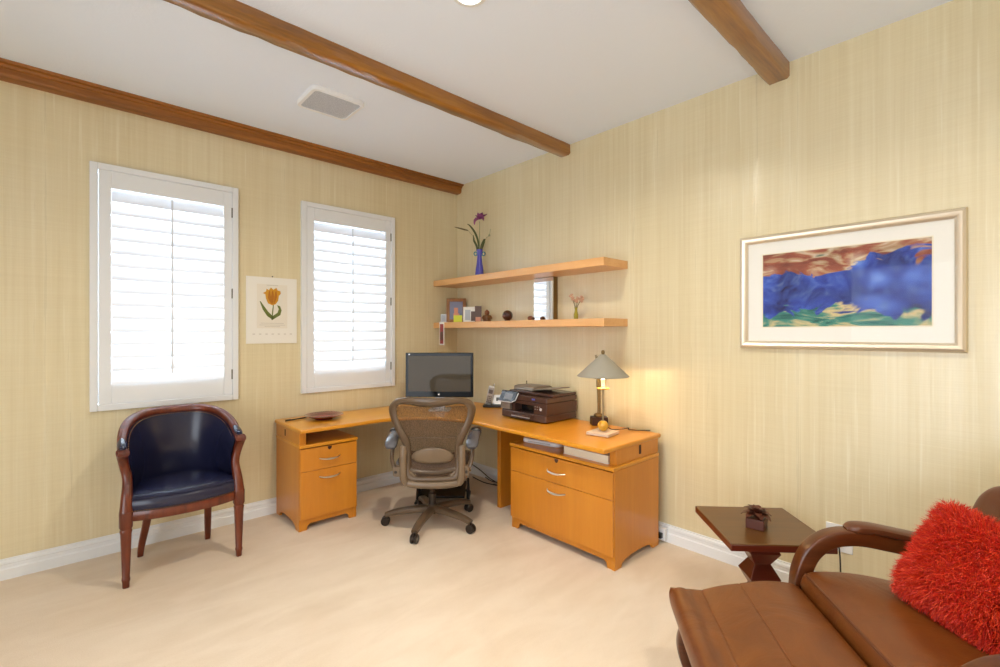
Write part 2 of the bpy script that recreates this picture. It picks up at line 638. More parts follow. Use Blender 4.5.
# ------------------------------------------------------------------ windows with plantation shutters
def window(idx, xa, xb, label):
    t = thing('window_%d' % idx, ((xa + xb) / 2, Y0, WZ0), 0, label, 'window', kind='structure')
    hw, H = (xb - xa) / 2, WZ1 - WZ0
    fr = 0.042
    f = MB()
    yo, yi = -0.030, 0.10
    for x0, x1, z0, z1 in ((-hw, -hw + fr, 0, H), (hw - fr, hw, 0, H), (-hw + fr, hw - fr, 0, fr), (-hw + fr, hw - fr, H - fr, H)):
        f.box(x0, x1, yo, yi, z0, z1)
    f.build('frame', M['white'], t, bevel=0.004)
    g = 0.004
    px0, px1, pz0, pz1 = -hw + fr + g, hw - fr, fr, H - fr
    sx0, sx1 = -hw + 0.112, hw - 0.100
    sz0, sz1 = 0.178, H - 0.155
    p = MB()
    y0, y1 = -0.018, 0.012
    p.box(px0, sx0, y0, y1, pz0, pz1).box(sx1, px1, y0, y1, pz0, pz1).box(sx0, sx1, y0, y1, pz0, sz0).box(sx0, sx1, y0, y1, sz1, pz1)
    p.build('shutter_panel', M['white'], t, bevel=0.003)
    lv = MB()
    n = 15
    pitch = (sz1 - sz0) / n
    ang = math.radians(62)
    for i in range(n):
        zc = sz0 + pitch * (i + 0.5)
        prof = []
        for k in range(12):
            a = 2 * PI * k / 12
            u_, v_ = 0.056 * math.cos(a), 0.0055 * math.sin(a)
            # lower edge towards the room
            prof.append((-0.003 - u_ * math.cos(ang) - v_ * math.sin(ang), zc - u_ * math.sin(ang) + v_ * math.cos(ang)))
        lv.prism(prof, sx0 + 0.002, sx1 - 0.002, lambda a, c, h: (h, a, c))
    lv.build('louvers', M['slat'], t, angle=60)
    MB().box(-0.006 + 0.01, 0.006 + 0.01, -0.036, -0.026, sz0 + 0.05, sz1 - 0.02).build('tilt_rod', M['white'], t, bevel=0.002)
    for zz in (0.20, H / 2, H - 0.20):
        MB().lathe([(0.006, -0.038), (0.006, 0.038)], (hw - fr - 0.001, -0.024, zz), 10).build('hinge', M['hinge'], t)
    MB().box(-hw + 0.03, hw - 0.03, 0.115, 0.121, 0.03, H - 0.03).build('pane', M['pane'], t)
    return t


window(1, *WIN[0], 'wide white shuttered window above the navy leather chair')
window(2, *WIN[1], 'white shuttered window between the tulip print and the room corner')

# ------------------------------------------------------------------ ceiling fittings
t = thing('ceiling_speaker', (1.345, 3.212, ZC), 0.0, 'square white speaker with grey grille on the ceiling', 'speaker')
outer = rrect(-0.185, 0.185, -0.17, 0.17, 0.045)
inner = rrect(-0.160, 0.160, -0.145, 0.145, 0.030)
m = MB()
k = len(outer)
vs = [(a, c, 0.0) for a, c in outer] + [(a, c, -0.018) for a, c in outer] + [(a * .97, c * .97, -0.026) for a, c in outer] + [(a, c, -0.026) for a, c in inner] + [(a, c, -0.016) for a, c in inner]
fs = []
for r_ in range(4):
    for i in range(k):
        j = (i + 1) % k
        fs.append((r_ * k + i, r_ * k + j, (r_ + 1) * k + j, (r_ + 1) * k + i))
m.add(vs, fs)
m.build('frame', M['whiteplastic'], t)
gr = NT('perforated_grille', lin(190, 195, 204), 0.7)
vor = gr.noise(gr.coords((420, 420, 420)), 1, 1, 0.5)
gr.color(gr.ramp(vor, [(0.4, lin(166, 172, 182)), (0.6, lin(204, 208, 216))]))
MB().prism(inner, -0.022, -0.014).build('grille', gr.m, t)
MB().box(0.10, 0.135, -0.142, -0.132, -0.0235, -0.021).build('badge', M['silver'], t)

t = thing('recessed_downlight', (1.40, 1.735, ZC), 0, 'round recessed ceiling light with white trim ring', 'ceiling light')
MB().lathe([(0.085, 0.0), (0.085, -0.006), (0.078, -0.010), (0.062, -0.010), (0.060, 0.0)], n=40, cap=False).build('trim_ring', M['white'], t)
MB().lathe([(0.061, -0.002), (0.061, -0.006)], n=32).build('lens', M['lens'], t)

# ------------------------------------------------------------------ calendar print on the window wall
t = thing('tulip_calendar', (1.232, Y0 - 0.006, 1.41), 0, 'white wall calendar with yellow tulip print between the windows', 'calendar')
MB().box(-0.196, 0.196, -0.006, 0.006, 0, 0.545).build('sheet', M['paper'], t)
MB().box(-0.118, 0.118, -0.0072, -0.0060, 0.125, 0.487).build('print_panel', M['paper2'], t)


def flat_poly(poly, y, th=0.0008):
    return MB().prism(poly, y, y - th, lambda a, c, h: (a, h, c))


tul = [(-0.035, 0.33), (-0.05, 0.37), (-0.055, 0.405), (-0.075, 0.412), (-0.05, 0.428), (-0.045, 0.45), (-0.028, 0.44), (-0.012, 0.462), (0.008, 0.445), (0.03, 0.462), (0.042, 0.44), (0.062, 0.437), (0.066, 0.415), (0.05, 0.395), (0.045, 0.355), (0.025, 0.325), (0, 0.315)]
fl = flat_poly(tul, -0.0074).build('tulip_flower', M['tulip'], t)
m = MB()
for dx, wv in ((-0.024, 0.012), (0.0, 0.013), (0.026, 0.012)):
    m.prism([(dx * 0.4, 0.325), (dx - wv, 0.375), (dx - wv * 0.4, 0.425), (dx + 0.004, 0.44), (dx + wv, 0.39), (dx * 0.4 + 0.006, 0.33)], -0.0082, -0.0088, lambda a, c, h: (a, h, c))
m.build('tulip_streak', M['tulip2'], fl)
m = MB()
m.prism([(0.004, 0.32), (0.012, 0.32), (0.006, 0.26), (0.002, 0.20), (-0.008, 0.195), (-0.003, 0.26)], -0.0074, -0.008, lambda a, c, h: (a, h, c))
m.prism([(-0.005, 0.20), (-0.04, 0.225), (-0.075, 0.28), (-0.098, 0.345), (-0.09, 0.345), (-0.07, 0.315), (-0.035, 0.265), (0.002, 0.225)], -0.0074, -0.008, lambda a, c, h: (a, h, c))
m.prism([(-0.005, 0.19), (0.03, 0.215), (0.062, 0.235), (0.072, 0.275), (0.06, 0.31), (0.036, 0.318), (0.05, 0.285), (0.04, 0.255), (0.0, 0.225)], -0.0074, -0.008, lambda a, c, h: (a, h, c))
m.build('tulip_leaves', M['printgreen'], t)
m = MB()
for z_, x_0, x_1 in ((0.478, -0.045, 0.045), (0.165, -0.09, 0.09), (0.150, -0.10, 0.10), (0.137, -0.06, 0.06)):
    m.box(x_0, x_1, -0.0078, -0.0072, z_, z_ + 0.0035)
m.build('caption_text', M['ink'], t)
m = MB()
for i in range(7):
    m.box(-0.15 + i * 0.048, -0.132 + i * 0.048, -0.0068, -0.006, 0.074, 0.080)
m.build('date_text', M['ink'], t)
MB().ball((0, -0.008, 0.553), 0.006, 10).build('pin', M['hinge'], t)

# ------------------------------------------------------------------ framed picture on the right wall
PY0, PY1, PZ0, PZ1 = 0.120, 1.146, 1.402, 2.098
t = thing('framed_picture', (X0, (PY0 + PY1) / 2, PZ0), -PI / 2, 'wide framed picture with blue shapes and white mat on the right wall', 'picture')
HW, HH = (PY1 - PY0) / 2, PZ1 - PZ0
# local: x along the wall (+x = towards the camera's right), -y into the room
fw = 0.046
prof = [(0, 0), (0, -0.022), (0.006, -0.034), (0.018, -0.040), (0.030, -0.036), (0.040, -0.026), (fw, -0.022), (fw, 0)]
m = MB()
rows = []
for cx, cz in ((-HW, 0), (HW, 0), (HW, HH), (-HW, HH), (-HW, 0)):
    sx, sz = (1 if cx < 0 else -1), (1 if cz == 0 else -1)
    rows.append([(cx + sx * a, d_, cz + sz * a) for a, d_ in prof])
m.grid(rows)
m.build('frame', M['champagne'], t, angle=30)
MB().box(-HW + fw - 0.004, HW - fw + 0.004, -0.010, -0.001, fw - 0.004, HH - fw + 0.004).build('mat_board', M['mat'], t)
IX0, IX1, IZ0, IZ1 = -0.382, 0.386, 0.133, 0.574
# a plain abstract print: loose washes of blue, russet, green and cream
k = NT('abstract_print', rough=0.6)
tc = k.n('ShaderNodeTexCoord')
sep = k.n('ShaderNodeSeparateXYZ')
k.l(tc.outputs['Object'], sep.inputs[0])
n1 = k.noise(k.coords((5, 1, 6), (0, 0.5, 0)), 1, 3, 0.55, 1.5)
n2 = k.noise(k.coords((9, 1, 9)), 1, 3, 0.5, 2.0)
n3 = k.noise(k.coords((4, 1, 12), (0, -0.5, 0)), 1.3, 3, 0.5, 1.2)
blue = k.ramp(n2, [(0.30, lin(22, 30, 80)), (0.42, lin(44, 66, 160)), (0.55, lin(70, 104, 198)), (0.68, lin(112, 146, 222)), (0.8, lin(150, 160, 220))])
warm = k.ramp(n3, [(0.34, lin(120, 60, 44)), (0.46, lin(156, 86, 62)), (0.54, lin(196, 170, 130)), (0.62, lin(226, 214, 190)), (0.72, lin(96, 140, 116))])
green = k.ramp(n3, [(0.35, lin(30, 92, 90)), (0.5, lin(70, 140, 126)), (0.62, lin(214, 194, 144)), (0.7, lin(44, 70, 140))])


def band(z_lo, z_hi, amt):
    a1 = k.n('ShaderNodeMath', operation='MULTIPLY_ADD')
    k.l(n1, a1.inputs[0])
    a1.inputs[1].default_value = amt
    k.l(sep.outputs['Z'], a1.inputs[2])
    mr = k.n('ShaderNodeMapRange')
    mr.inputs['From Min'].default_value = z_lo + amt * 0.5
    mr.inputs['From Max'].default_value = z_hi + amt * 0.5
    k.l(a1.outputs[0], mr.inputs['Value'])
    return mr.outputs['Result']


# rounded facets give the blue field lighter and darker planes
vo = k.n('ShaderNodeTexVoronoi', feature='SMOOTH_F1')
vo.inputs['Scale'].default_value = 1.0
vo.inputs['Smoothness'].default_value = 0.25
k.l(k.coords((7.5, 1, 9), (0, 0.35, 0)), vo.inputs['Vector'])
facet = k.ramp(vo.outputs['Distance'], [(0.12, lin(120, 156, 226)), (0.3, lin(66, 100, 196)), (0.5, lin(40, 62, 156)), (0.72, lin(24, 30, 84))])
blue = k.mix(0.62, blue, facet)
warm = k.mix(0.35, warm, k.ramp(vo.outputs['Distance'], [(0.2, lin(226, 214, 196)), (0.45, lin(170, 96, 72)), (0.7, lin(110, 54, 44))]))
c1 = k.mix(band(0.205, 0.222, 0.30), green, blue)
c2 = k.mix(band(0.455, 0.470, 0.46), c1, warm)
k.color(c2)
MB().box(IX0, IX1, -0.0115, -0.0100, IZ0, IZ1).build('print', k.m, t)
m = MB()
m.box(IX0 - 0.006, IX1 + 0.006, -0.0108, -0.0098, IZ0 - 0.006, IZ1 + 0.006)
m.build('mat_bevel', M['pages'], t)
MB().box(-HW + fw - 0.002, HW - fw + 0.002, -0.0165, -0.0145, fw - 0.002, HH - fw + 0.002).build('glazing', M['glass'], t)

# ------------------------------------------------------------------ floating shelves
SX = 2.845
sh1 = MB().box(SX, X0, 1.973, Y0 - 0.001, 1.990, 2.050).build('wall_shelf', M['shelfwood'], bevel=0.002)
tag(sh1, 'upper floating maple shelf carrying only the blue vase', 'shelf', 'floating shelves')
sh2 = MB().box(SX, X0, 1.973, Y0 - 0.001, 1.546, 1.605).build('wall_shelf', M['shelfwood'], bevel=0.002)
tag(sh2, 'lower floating maple shelf carrying photos and small ornaments', 'shelf', 'floating shelves')
Z1, Z2 = 2.050, 1.605

# blue vase with an iris
t = thing('bud_vase', (3.02, 3.577, Z1), 0, 'slender cobalt blue vase on the upper shelf', 'vase')
MB().lathe([(0.030, 0), (0.045, 0.004), (0.046, 0.02), (0.040, 0.08), (0.029, 0.15), (0.023, 0.21), (0.025, 0.245), (0.034, 0.280), (0.031, 0.283), (0.022, 0.25), (0.018, 0.2)], n=28).build('body', M['bluevase'], t)
for s in (-1, 1):
    c = RGT * (0.040 * s)
    ring = [(c.x + RGT.x * 0.015 * math.cos(a), c.y + RGT.y * 0.015 * math.cos(a), 0.240 + 0.018 * math.sin(a)) for a in np.linspace(0, 2 * PI, 14)[:-1]]
    MB().tube(ring, 0.006, 8, closed=True).build('ring_handle', M['teal'], t)
f_ = thing('iris_stem', (3.02, 3.577, Z1 + 0.24), 0, 'purple iris with long leaves standing in the blue vase', 'flower')


def rz(u_, z_, d_=0.0):
    p = RGT * u_ + FWD * d_
    return (p.x, p.y, z_)


def leafblade(pts, wid, mat, name, parent):
    P = catmull(pts, 6)
    n = len(P)
    rows = []
    for i, p in enumerate(P):
        s = i / (n - 1)
        wv = wid * (math.sin(PI * min(1, 0.12 + 0.88 * s)) ** 0.7 if s < 1 else 0) + 0.0006
        tan = (P[min(i + 1, n - 1)] - P[max(i - 1, 0)]).normalized()
        sd = tan.cross(FWD)
        if sd.length < 0.1:
            sd = RGT.copy()
        sd.normalize()
        nrm = sd.cross(tan)
        rows.append([p - sd * wv, p + nrm * wv * 0.35, p + sd * wv, p - nrm * wv * 0.35])
    return MB().grid(rows, closed=True).build(name, mat, parent)


leafblade([rz(0, -0.05), rz(-0.01, 0.10), rz(-0.04, 0.2), rz(-0.09, 0.275), rz(-0.125, 0.30)], 0.010, M['leaf'], 'leaf', f_)
leafblade([rz(0, -0.05), rz(-0.03, 0.08), rz(-0.055, 0.13), rz(-0.06, 0.19)], 0.010, M['leaf'], 'leaf', f_)
leafblade([rz(0, -0.05), rz(0.02, 0.06), rz(0.045, 0.13), rz(0.055, 0.15)], 0.015, M['leaf'], 'leaf', f_)
leafblade([rz(-0.115, 0.235, 0.01), rz(-0.17, 0.25, 0.01), rz(-0.255, 0.272, 0.01)], 0.007, M['leaf_dry'], 'leaf', f_)
MB().tube([rz(0, 0.0), rz(-0.05, 0.16, 0.01), rz(-0.115, 0.235, 0.01)], 0.0015, 6).build('leaf_stalk', M['leaf_dry'], f_)
MB().tube(catmull([rz(0.0, -0.1), rz(0.0, 0.15), rz(0.0, 0.325)], 5), 0.0035, 8).build('stalk', M['stem'], f_)
MB().tube(catmull([rz(0.03, 0.08), rz(0.07, 0.16), rz(0.095, 0.18), rz(0.11, 0.25)], 5), 0.0025, 6).build('bud_stalk', M['stem'], f_)
MB().ball(rz(0.098, 0.186), 0.011, 10).build('bud', M['stem'], f_)
m = MB()
r = random.Random(3)
for i in range(13):
    a = r.random() * 2 * PI
    up = r.uniform(-0.4, 1.0)
    L = r.uniform(0.05, 0.085)
    base = Vector(rz(0.005, 0.35))
    dirv = Vector((math.cos(a), math.sin(a), up)).normalized()
    tip = base + dirv * L + Vector((0, 0, -0.025 if up < 0.3 else 0.01))
    mid = base + dirv * L * 0.55 + Vector((0, 0, 0.012))
    sd = dirv.cross(Vector((0.1, 0.2, 1))).normalized()
    wv = r.uniform(0.020, 0.030)
    rows = []
    for s, c in ((0, base), (0.35, base.lerp(mid, .7)), (0.65, mid), (0.9, mid.lerp(tip, .6)), (1, tip)):
        q = wv * math.sin(PI * (0.15 + 0.8 * s)) * (1 + 0.2 * r.random())
        rows.append([c - sd * q, c + Vector((0, 0, 0.006)), c + sd * q, c - Vector((0, 0, 0.003))])
    m.cur = r.randint(0, 1)
    m.grid(rows, closed=True)
m.build('blossom', [M['petal'], M['petal2']], f_)
leafblade([rz(-0.01, 0.35), rz(-0.045, 0.34), rz(-0.052, 0.29)], 0.012, M['petal2'], 'drooping_petal', f_)


def yz(px, x):
    """room y on the plane x that the photo column px shows"""
    u_ = (px - 500) / 466
    d = FWD + RGT * u_
    return d.y * x / d.x


# lower shelf things, facing the camera side of the room
def facing(px, x, dz=0.0, turn=0.0):
    return (x, yz(px, x), Z2 + dz), -math.atan2(FWD.x, FWD.y) + turn


# tilt helper: things lean back a little, local -y faces the viewer
def card(m, x0, x1, z0, z1, y, th, lean=0.0):
    vs = []
    for yy in (y, y + th):
        for a, c in ((x0, z0), (x1, z0), (x1, z1), (x0, z1)):
            vs.append((a, yy + c * lean, c))
    return m.add(vs, [(0, 1, 2, 3), (7, 6, 5, 4), (0, 4, 5, 1), (1, 5, 6, 2), (2, 6, 7, 3), (3, 7, 4, 0)])


loc, rot = facing(456.0, 3.03)
t = thing('framed_photo', loc, rot, 'wooden photo frame leaning at the back of the lower shelf', 'photo frame')
m = MB()
W_, H_ = 0.105, 0.262
for a in ((-W_, -W_ + 0.035, 0, H_), (W_ - 0.035, W_, 0, H_), (-W_ + .035, W_ - .035, 0, 0.035), (-W_ + .035, W_ - .035, H_ - 0.035, H_)):
    card(m, *a, 0.0, 0.014, 0.12)
m.build('frame', M['framewood'], t, bevel=0.002)
card(MB(), -W_ + .03, W_ - .03, 0.03, H_ - .03, 0.006, 0.006, 0.12).build('photo', M['photo_blue'], t)
m = MB()
card(m, -0.022, 0.02, 0.05, 0.16, 0.0045, 0.001, 0.12)
card(m, -0.03, 0.035, 0.05, 0.10, 0.0042, 0.001, 0.12)
m.build('photo_figure', M['photo_pink'], t)

loc, rot = facing(443.5, 2.93)
t = thing('mini_photo_stand', loc, rot, 'tiny silver framed photo nearest the corner on the lower shelf', 'photo')
card(MB(), -0.030, 0.030, 0, 0.092, 0, 0.006, 0.1).build('frame', M['silver'], t)
card(MB(), -0.022, 0.022, 0.012, 0.08, -0.001, 0.002, 0.1).build('photo', M['photo_grey'], t)

loc, rot = facing(470.5, 2.98)
t = thing('photo_card', loc, rot, 'white photo print standing right of the wooden photo frame', 'photo')
card(MB(), -0.074, 0.060, 0, 0.155, 0, 0.003, 0.12).build('print', M['paper'], t)
m = MB()
card(m, -0.056, -0.002, 0.02, 0.125, -0.0012, 0.001, 0.12)
m.build('image', M['photo_grey'], t)
m = MB()
card(m, 0.004, 0.054, 0.012, 0.110, -0.0012, 0.001, 0.12)
m.build('dark_image', M['photo_dark'], t)

loc, rot = facing(478.3, 3.00)
t = thing('photo_board', loc, rot, 'narrow brown photo standing behind the white photo print', 'photo')
card(MB(), -0.035, 0.032, 0, 0.160, 0, 0.008, 0.1).build('backing', M['photo_dark'], t)
card(MB(), -0.028, 0.026, 0.005, 0.05, -0.0015, 0.002, 0.1).build('image', M['photo_pink'], t)

loc, rot = facing(457.8, 2.90)
o = card(MB(), -0.043, 0.043, 0, 0.070, 0, 0.002, 0.1).build('sticky_note', M['note'], loc=loc)
o.rotation_euler = (0, 0, rot)
tag(o, 'lime yellow note propped at the front of the lower shelf', 'note')

loc, rot = facing(487.0, 3.00)
t = thing('carved_figurine', loc, rot, 'small brown seated carving with round head beside the photos', 'figurine')
MB().lathe([(0.036, 0), (0.040, 0.006), (0.040, 0.02), (0.034, 0.03), (0.037, 0.045), (0.032, 0.062), (0.018, 0.070)], n=20).build('body', M['carvedbrown'], t)
MB().ball((0, 0, 0.088), 0.025, 16, (1, 1, 1.05)).ball((0, 0, 0.113), 0.008, 10).build('head', M['nut'], t)
m = MB()
for s in (-1, 1):
    m.tube(catmull([(0.030 * s, -0.006, 0.058), (0.042 * s, -0.018, 0.036), (0.015 * s, -0.036, 0.024)], 5), 0.009, 8)
m.build('arms', M['carvedbrown'], t)

loc, rot = facing(507.5, 3.02)
t = thing('stone_sphere', loc, rot, 'polished dark brown sphere on the lower shelf', 'ornament')
MB().ball((0, 0, 0.055), 0.050, 28).build('ball', M['sphere'], t)
MB().lathe([(0.028, 0), (0.030, 0.003), (0.024, 0.012), (0.020, 0.012)], n=20).build('ring_stand', M['darkblock'], t)
loc, rot = facing(530.5, 3.02)
t = thing('seed_pod', loc, rot, 'small brown pod lying left of the mirror on the lower shelf', 'ornament')
m = MB()
m.ball((0, 0, 0.022), 0.026, 16, (1.1, 0.9, 0.85))
m.build('shell', M['nut'], t)
MB().ball((0.022, -0.012, 0.016), 0.017, 12, (1, .9, .95)).build('dark_kernel', M['sphere'], t)

t = thing('shelf_mirror', (X0, 2.79, Z2), -PI / 2, 'upright frameless mirror between the two floating shelves', 'mirror')
MB().box(-0.115, 0.115, -0.056, -0.001, 0.0, 0.384).build('backing', M['mirror_edge'], t)
MB().box(-0.114, 0.114, -0.060, -0.0565, 0.001, 0.380).build('mirror_face', M['mirror'], t)

loc, rot = facing(576.0, 3.02)
t = thing('mini_vase', loc, rot, 'tiny olive glass vase at the free end of the lower shelf', 'vase')
MB().lathe([(0.012, 0), (0.018, 0.003), (0.019, 0.04), (0.012, 0.065), (0.010, 0.085), (0.015, 0.098), (0.012, 0.098), (0.008, 0.085)], n=18).build('body', M['greenglass'], t)
f_ = thing('dried_flower_sprig', (loc[0], loc[1], Z2 + 0.06), rot, 'dried pinkish flower heads standing in the tiny olive vase', 'flower')
r = random.Random(5)
hd = [(-0.038, 0.135), (-0.02, 0.105), (0.0, 0.10), (0.02, 0.115), (0.045, 0.105), (0.05, 0.12), (-0.03, 0.118), (0.012, 0.095), (0.035, 0.095)]
m = MB()
for a, c in hd:
    m.tube([(0, 0, 0.0), (a * 0.3, 0, 0.05), (a, 0, c)], 0.0015, 5)
m.build('stalks', M['leaf_dry'], f_)
for a, c in hd:
    m = MB()
    for _ in range(7):
        m.ball((a + r.uniform(-.012, .012), r.uniform(-.012, .012), c + r.uniform(-.012, .012)), r.uniform(0.006, 0.011), 8)
    m.build('flower_head', M['driedflower'], f_)

# bookmark hanging over the shelf edge
yb = yz(441.7, SX - 0.004)
t = thing('photo_strip', (SX, yb, Z2 + 0.003), -PI / 2, 'narrow pink photo strip hanging down over the lower shelf edge', 'photo strip')
wv = 0.042
MB().box(-wv, wv, -0.0035, -0.001, -0.238, 0.002).box(-wv, wv, -0.001, 0.05, 0.0, 0.002).build('strip', M['paper'], t)
MB().box(-wv + .012, wv - .012, -0.0048, -0.0036, -0.225, -0.02).build('picture', M['photo_red'], t)
m = MB()
m.prism([(-0.02, -0.10), (0.02, -0.10), (0.024, -0.16), (0.012, -0.19), (-0.014, -0.19), (-0.025, -0.15)], -0.005, -0.006, lambda a, c, h: (a, h, c))
m.build('dark_motif', M['photo_dark'], t)

# ------------------------------------------------------------------ corner desk
DZ0, DZ1 = 0.750, 0.780
t = thing('corner_desk', (X0, Y0, 0), 0, 'orange maple corner desk with wings along both walls', 'desk')


def dl(p):
    return [(a - X0, c - Y0) for a, c in p]


curve = catmull([(2.405, 2.72, 0), (2.40, 2.98, 0), (2.31, 3.24, 0), (2.17, 3.42, 0), (1.93, 3.515, 0), (1.70, 3.515, 0)], 6)
poly = [(1.245, 4.108), (3.100, 4.108), (3.100, 1.665), (2.405, 1.665)] + [(p.x, p.y) for p in curve] + [(1.245, 3.515)]
MB().prism(dl(poly), DZ0, DZ1).build('worktop', M['maple'], t, bevel=0.009, seg=3)
CZ = 0.652


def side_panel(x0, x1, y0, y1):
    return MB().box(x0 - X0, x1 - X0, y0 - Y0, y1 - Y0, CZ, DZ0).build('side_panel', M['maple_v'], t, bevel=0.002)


sp = side_panel(1.262, 1.312, 3.585, 4.118)
m = MB()
m.prism([(a - 0.0, c) for a, c in rrect(3.885 - Y0, 3.910 - Y0, 0.676, 0.728, 0.006)], 1.2612 - X0, 1.2635 - X0, lambda a, c, h: (h, a, c))
m.build('cable_slot', M['dark_slot'], sp)
sp = side_panel(2.545, 3.07, 1.672, 1.722)
m = MB()
m.prism([(a, c) for a, c in rrect(2.815 - X0, 2.843 - X0, 0.680, 0.742, 0.006)], 1.6712 - Y0, 1.6735 - Y0, lambda a, c, h: (a, h, c))
m.build('cable_slot', M['dark_slot'], sp)
MB().box(2.70 - X0, 3.12 - X0, 2.92 - Y0, 2.962 - Y0, 0, DZ0).build('support_panel', M['maple_v'], t, bevel=0.002)


# file cabinets: local x along the front, -y is the front
def cabinet(loc, rotz, wd, dp, split, label):
    t = thing('file_cabinet', loc, rotz, label, 'cabinet', 'desk file cabinets')
    H = CZ
    h = wd / 2
    # carcass: sides with an arched foot cut-out, back, underside, recessed plinth
    side = [(0.0, 0)]
    side += [(0.075, 0)]
    for i in range(1, 10):
        a = PI * i / 10
        side.append((dp / 2 - (dp / 2 - 0.075) * math.cos(a), 0.050 * math.sin(a) ** 0.6))
    side += [(dp - 0.075, 0), (dp, 0), (dp, H - 0.026), (0.0, H - 0.026)]
    m = MB()
    for s in (-1, 1):
        a0, a1 = (-h, -h + 0.022) if s < 0 else (h - 0.022, h)
        m.prism(side, a0, a1, lambda a, c, x: (x, a, c))
    m.box(-h + .022, h - .022, dp - 0.015, dp, 0.05, H - 0.026)
    m.box(-h + .022, h - .022, 0.03, dp - 0.015, 0.070, 0.088)
    # front apron with feet
    ap = [(-h + .022, 0.0), (-h + 0.06, 0.0), (-h + 0.066, 0.032), (-h + 0.085, 0.046), (h - 0.085, 0.046), (h - 0.066, 0.032), (h - 0.06, 0.0), (h - .022, 0.0), (h - .022, 0.084), (-h + .022, 0.084)]
    m.prism(ap, 0.004, 0.024, lambda a, c, y: (a, y, c))
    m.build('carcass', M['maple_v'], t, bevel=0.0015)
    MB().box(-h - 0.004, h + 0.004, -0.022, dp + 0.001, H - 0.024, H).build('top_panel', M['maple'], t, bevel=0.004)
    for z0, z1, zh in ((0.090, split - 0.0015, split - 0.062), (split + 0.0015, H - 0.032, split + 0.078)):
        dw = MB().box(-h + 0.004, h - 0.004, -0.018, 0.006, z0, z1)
        dwo = dw.build('drawer', M['maple_v'], t, bevel=0.002)
        hw = 0.082
        arc = []
        for i in range(15):
            s = -1 + 2 * i / 14
            arc.append((hw * s, -0.021 - 0.028 * (1 - s ** 4), zh - 0.010 * (1 - s * s) + 0.008))
        MB().tube(arc, [0.004 + 0.004 * (1 - abs(-1 + 2 * i / 14)) for i in range(15)], 8, flat=0.8).build('handle', M['nickel'], dwo)
    lk = [(0.017 * math.cos(a), H - 0.034 - 0.028 * math.sin(a)) for a in np.linspace(0, PI, 13)]
    MB().prism(lk, -0.0195, -0.0175, lambda a, c, y: (a, y, c)).build('finger_notch', M['dark_slot'], t)
    return t


cabinet((1.4875, 3.588, 0), 0, 0.455, 0.52, 0.448, 'narrow two-drawer maple cabinet under the desk wing by the windows')
cabinet((2.512, 2.124, 0), -PI / 2, 0.927, 0.545, 0.444, 'wide two-drawer maple cabinet under the desk wing with lamp')

# things stored between worktop and wide cabinet
t = thing('white_book', (2.66, 1.93, CZ), 0.0, 'thick white book lying on the wide cabinet under the desk', 'book')
MB().box(-0.12, 0.14, -0.20, 0.17, 0, 0.004).box(-0.12, 0.14, -0.20, 0.17, 0.050, 0.054).box(0.134, 0.14, -0.20, 0.17, 0, 0.054).build('cover', M['paper'], t, bevel=0.001)
MB().box(-0.116, 0.134, -0.196, 0.166, 0.004, 0.050).build('pages', M['pages'], t)
t = thing('router', (2.74, 2.40, CZ), 0.15, 'flat rounded white device lying behind the white book', 'device')
m = MB()
pl = rrect(-0.15, 0.12, -0.17, 0.17, 0.05)
m.prism(pl, 0.0, 0.035)
m.build('case', M['whiteplastic'], t, bevel=0.012, seg=3)
MB().tube([(-0.150 + 0.0, -0.1, 0.018), (-0.152, 0.1, 0.018)], 0.004, 6).build('front_seam', M['photo_grey'], t)
MB().lathe([(0.008, 0), (0.008, 0.004)], (-0.11, -0.12, 0.034), 10).build('button', M['hinge'], t)

# ------------------------------------------------------------------ things on the desk
# plate
t = thing('decorative_plate', (1.56, 3.86, DZ1), 0, 'maroon glazed dish on the desk wing by the windows', 'plate')
MB().lathe([(0.06, 0), (0.07, 0.0), (0.072, 0.006), (0.11, 0.016), (0.150, 0.034), (0.153, 0.037), (0.148, 0.038), (0.105, 0.021), (0.06, 0.012), (0.0, 0.011)], n=48, cap=False).build('dish', M['maroon'], t)
MB().lathe([(0.060, 0.0125), (0.066, 0.0142), (0.072, 0.0145), (0.07, 0.0130)], n=40, cap=False).build('inner_ring', M['photo_red'], t)
# pen
t = thing('pen', (1.355, 3.96, DZ1 + 0.006), 0.25, 'thin dark pen lying left of the maroon dish', 'pen')
MB().tube([(-0.08, 0, 0), (0.10, 0, 0)], 0.005, 8).build('barrel', M['cable'], t)
MB().tube([(0.10, 0, 0), (0.118, 0, 0)], [0.005, 0.001], 8).build('tip', M['hinge'], t)
MB().box(-0.078, -0.035, -0.0015, 0.0015, 0.005, 0.008).build('clip', M['hinge'], t)

# all-in-one monitor in the corner
mc = FWD * 4.30 + RGT * (-0.558)
t = thing('monitor', (mc.x, mc.y, DZ1), -math.atan2(FWD.x, FWD.y) - 0.02, 'black flat screen monitor in the desk corner', 'monitor')
MH0 = 0.125
MB().box(-0.312, 0.312, -0.012, 0.030, MH0, MH0 + 0.408).build('housing', M['blackgloss'], t, bevel=0.004)
MB().box(-0.288, 0.288, -0.0135, -0.0118, MH0 + 0.052, MH0 + 0.380).build('screen', M['screen'], t)
m = MB()
m.prism(rrect(-0.10, 0.10, -0.06, 0.12, 0.03), 0.0, 0.012)
m.build('stand_foot', M['silver'], t, bevel=0.003)
MB().box(-0.045, 0.045, 0.03, 0.055, 0.012, MH0 + 0.20).build('stand_neck', M['silver'], t, bevel=0.004)
bo = MB().lathe([(0.009, 0), (0.009, 0.002)], (0, 0, 0), 16).build('power_button', M['silver'], t)
bo.rotation_euler = (PI / 2, 0, 0)
bo.location = (-0.005, -0.0125, MH0 + 0.026)
MB().box(-0.284, -0.272, -0.0135, -0.012, MH0 + 0.386, MH0 + 0.400).build('badge', M['silver'], t)

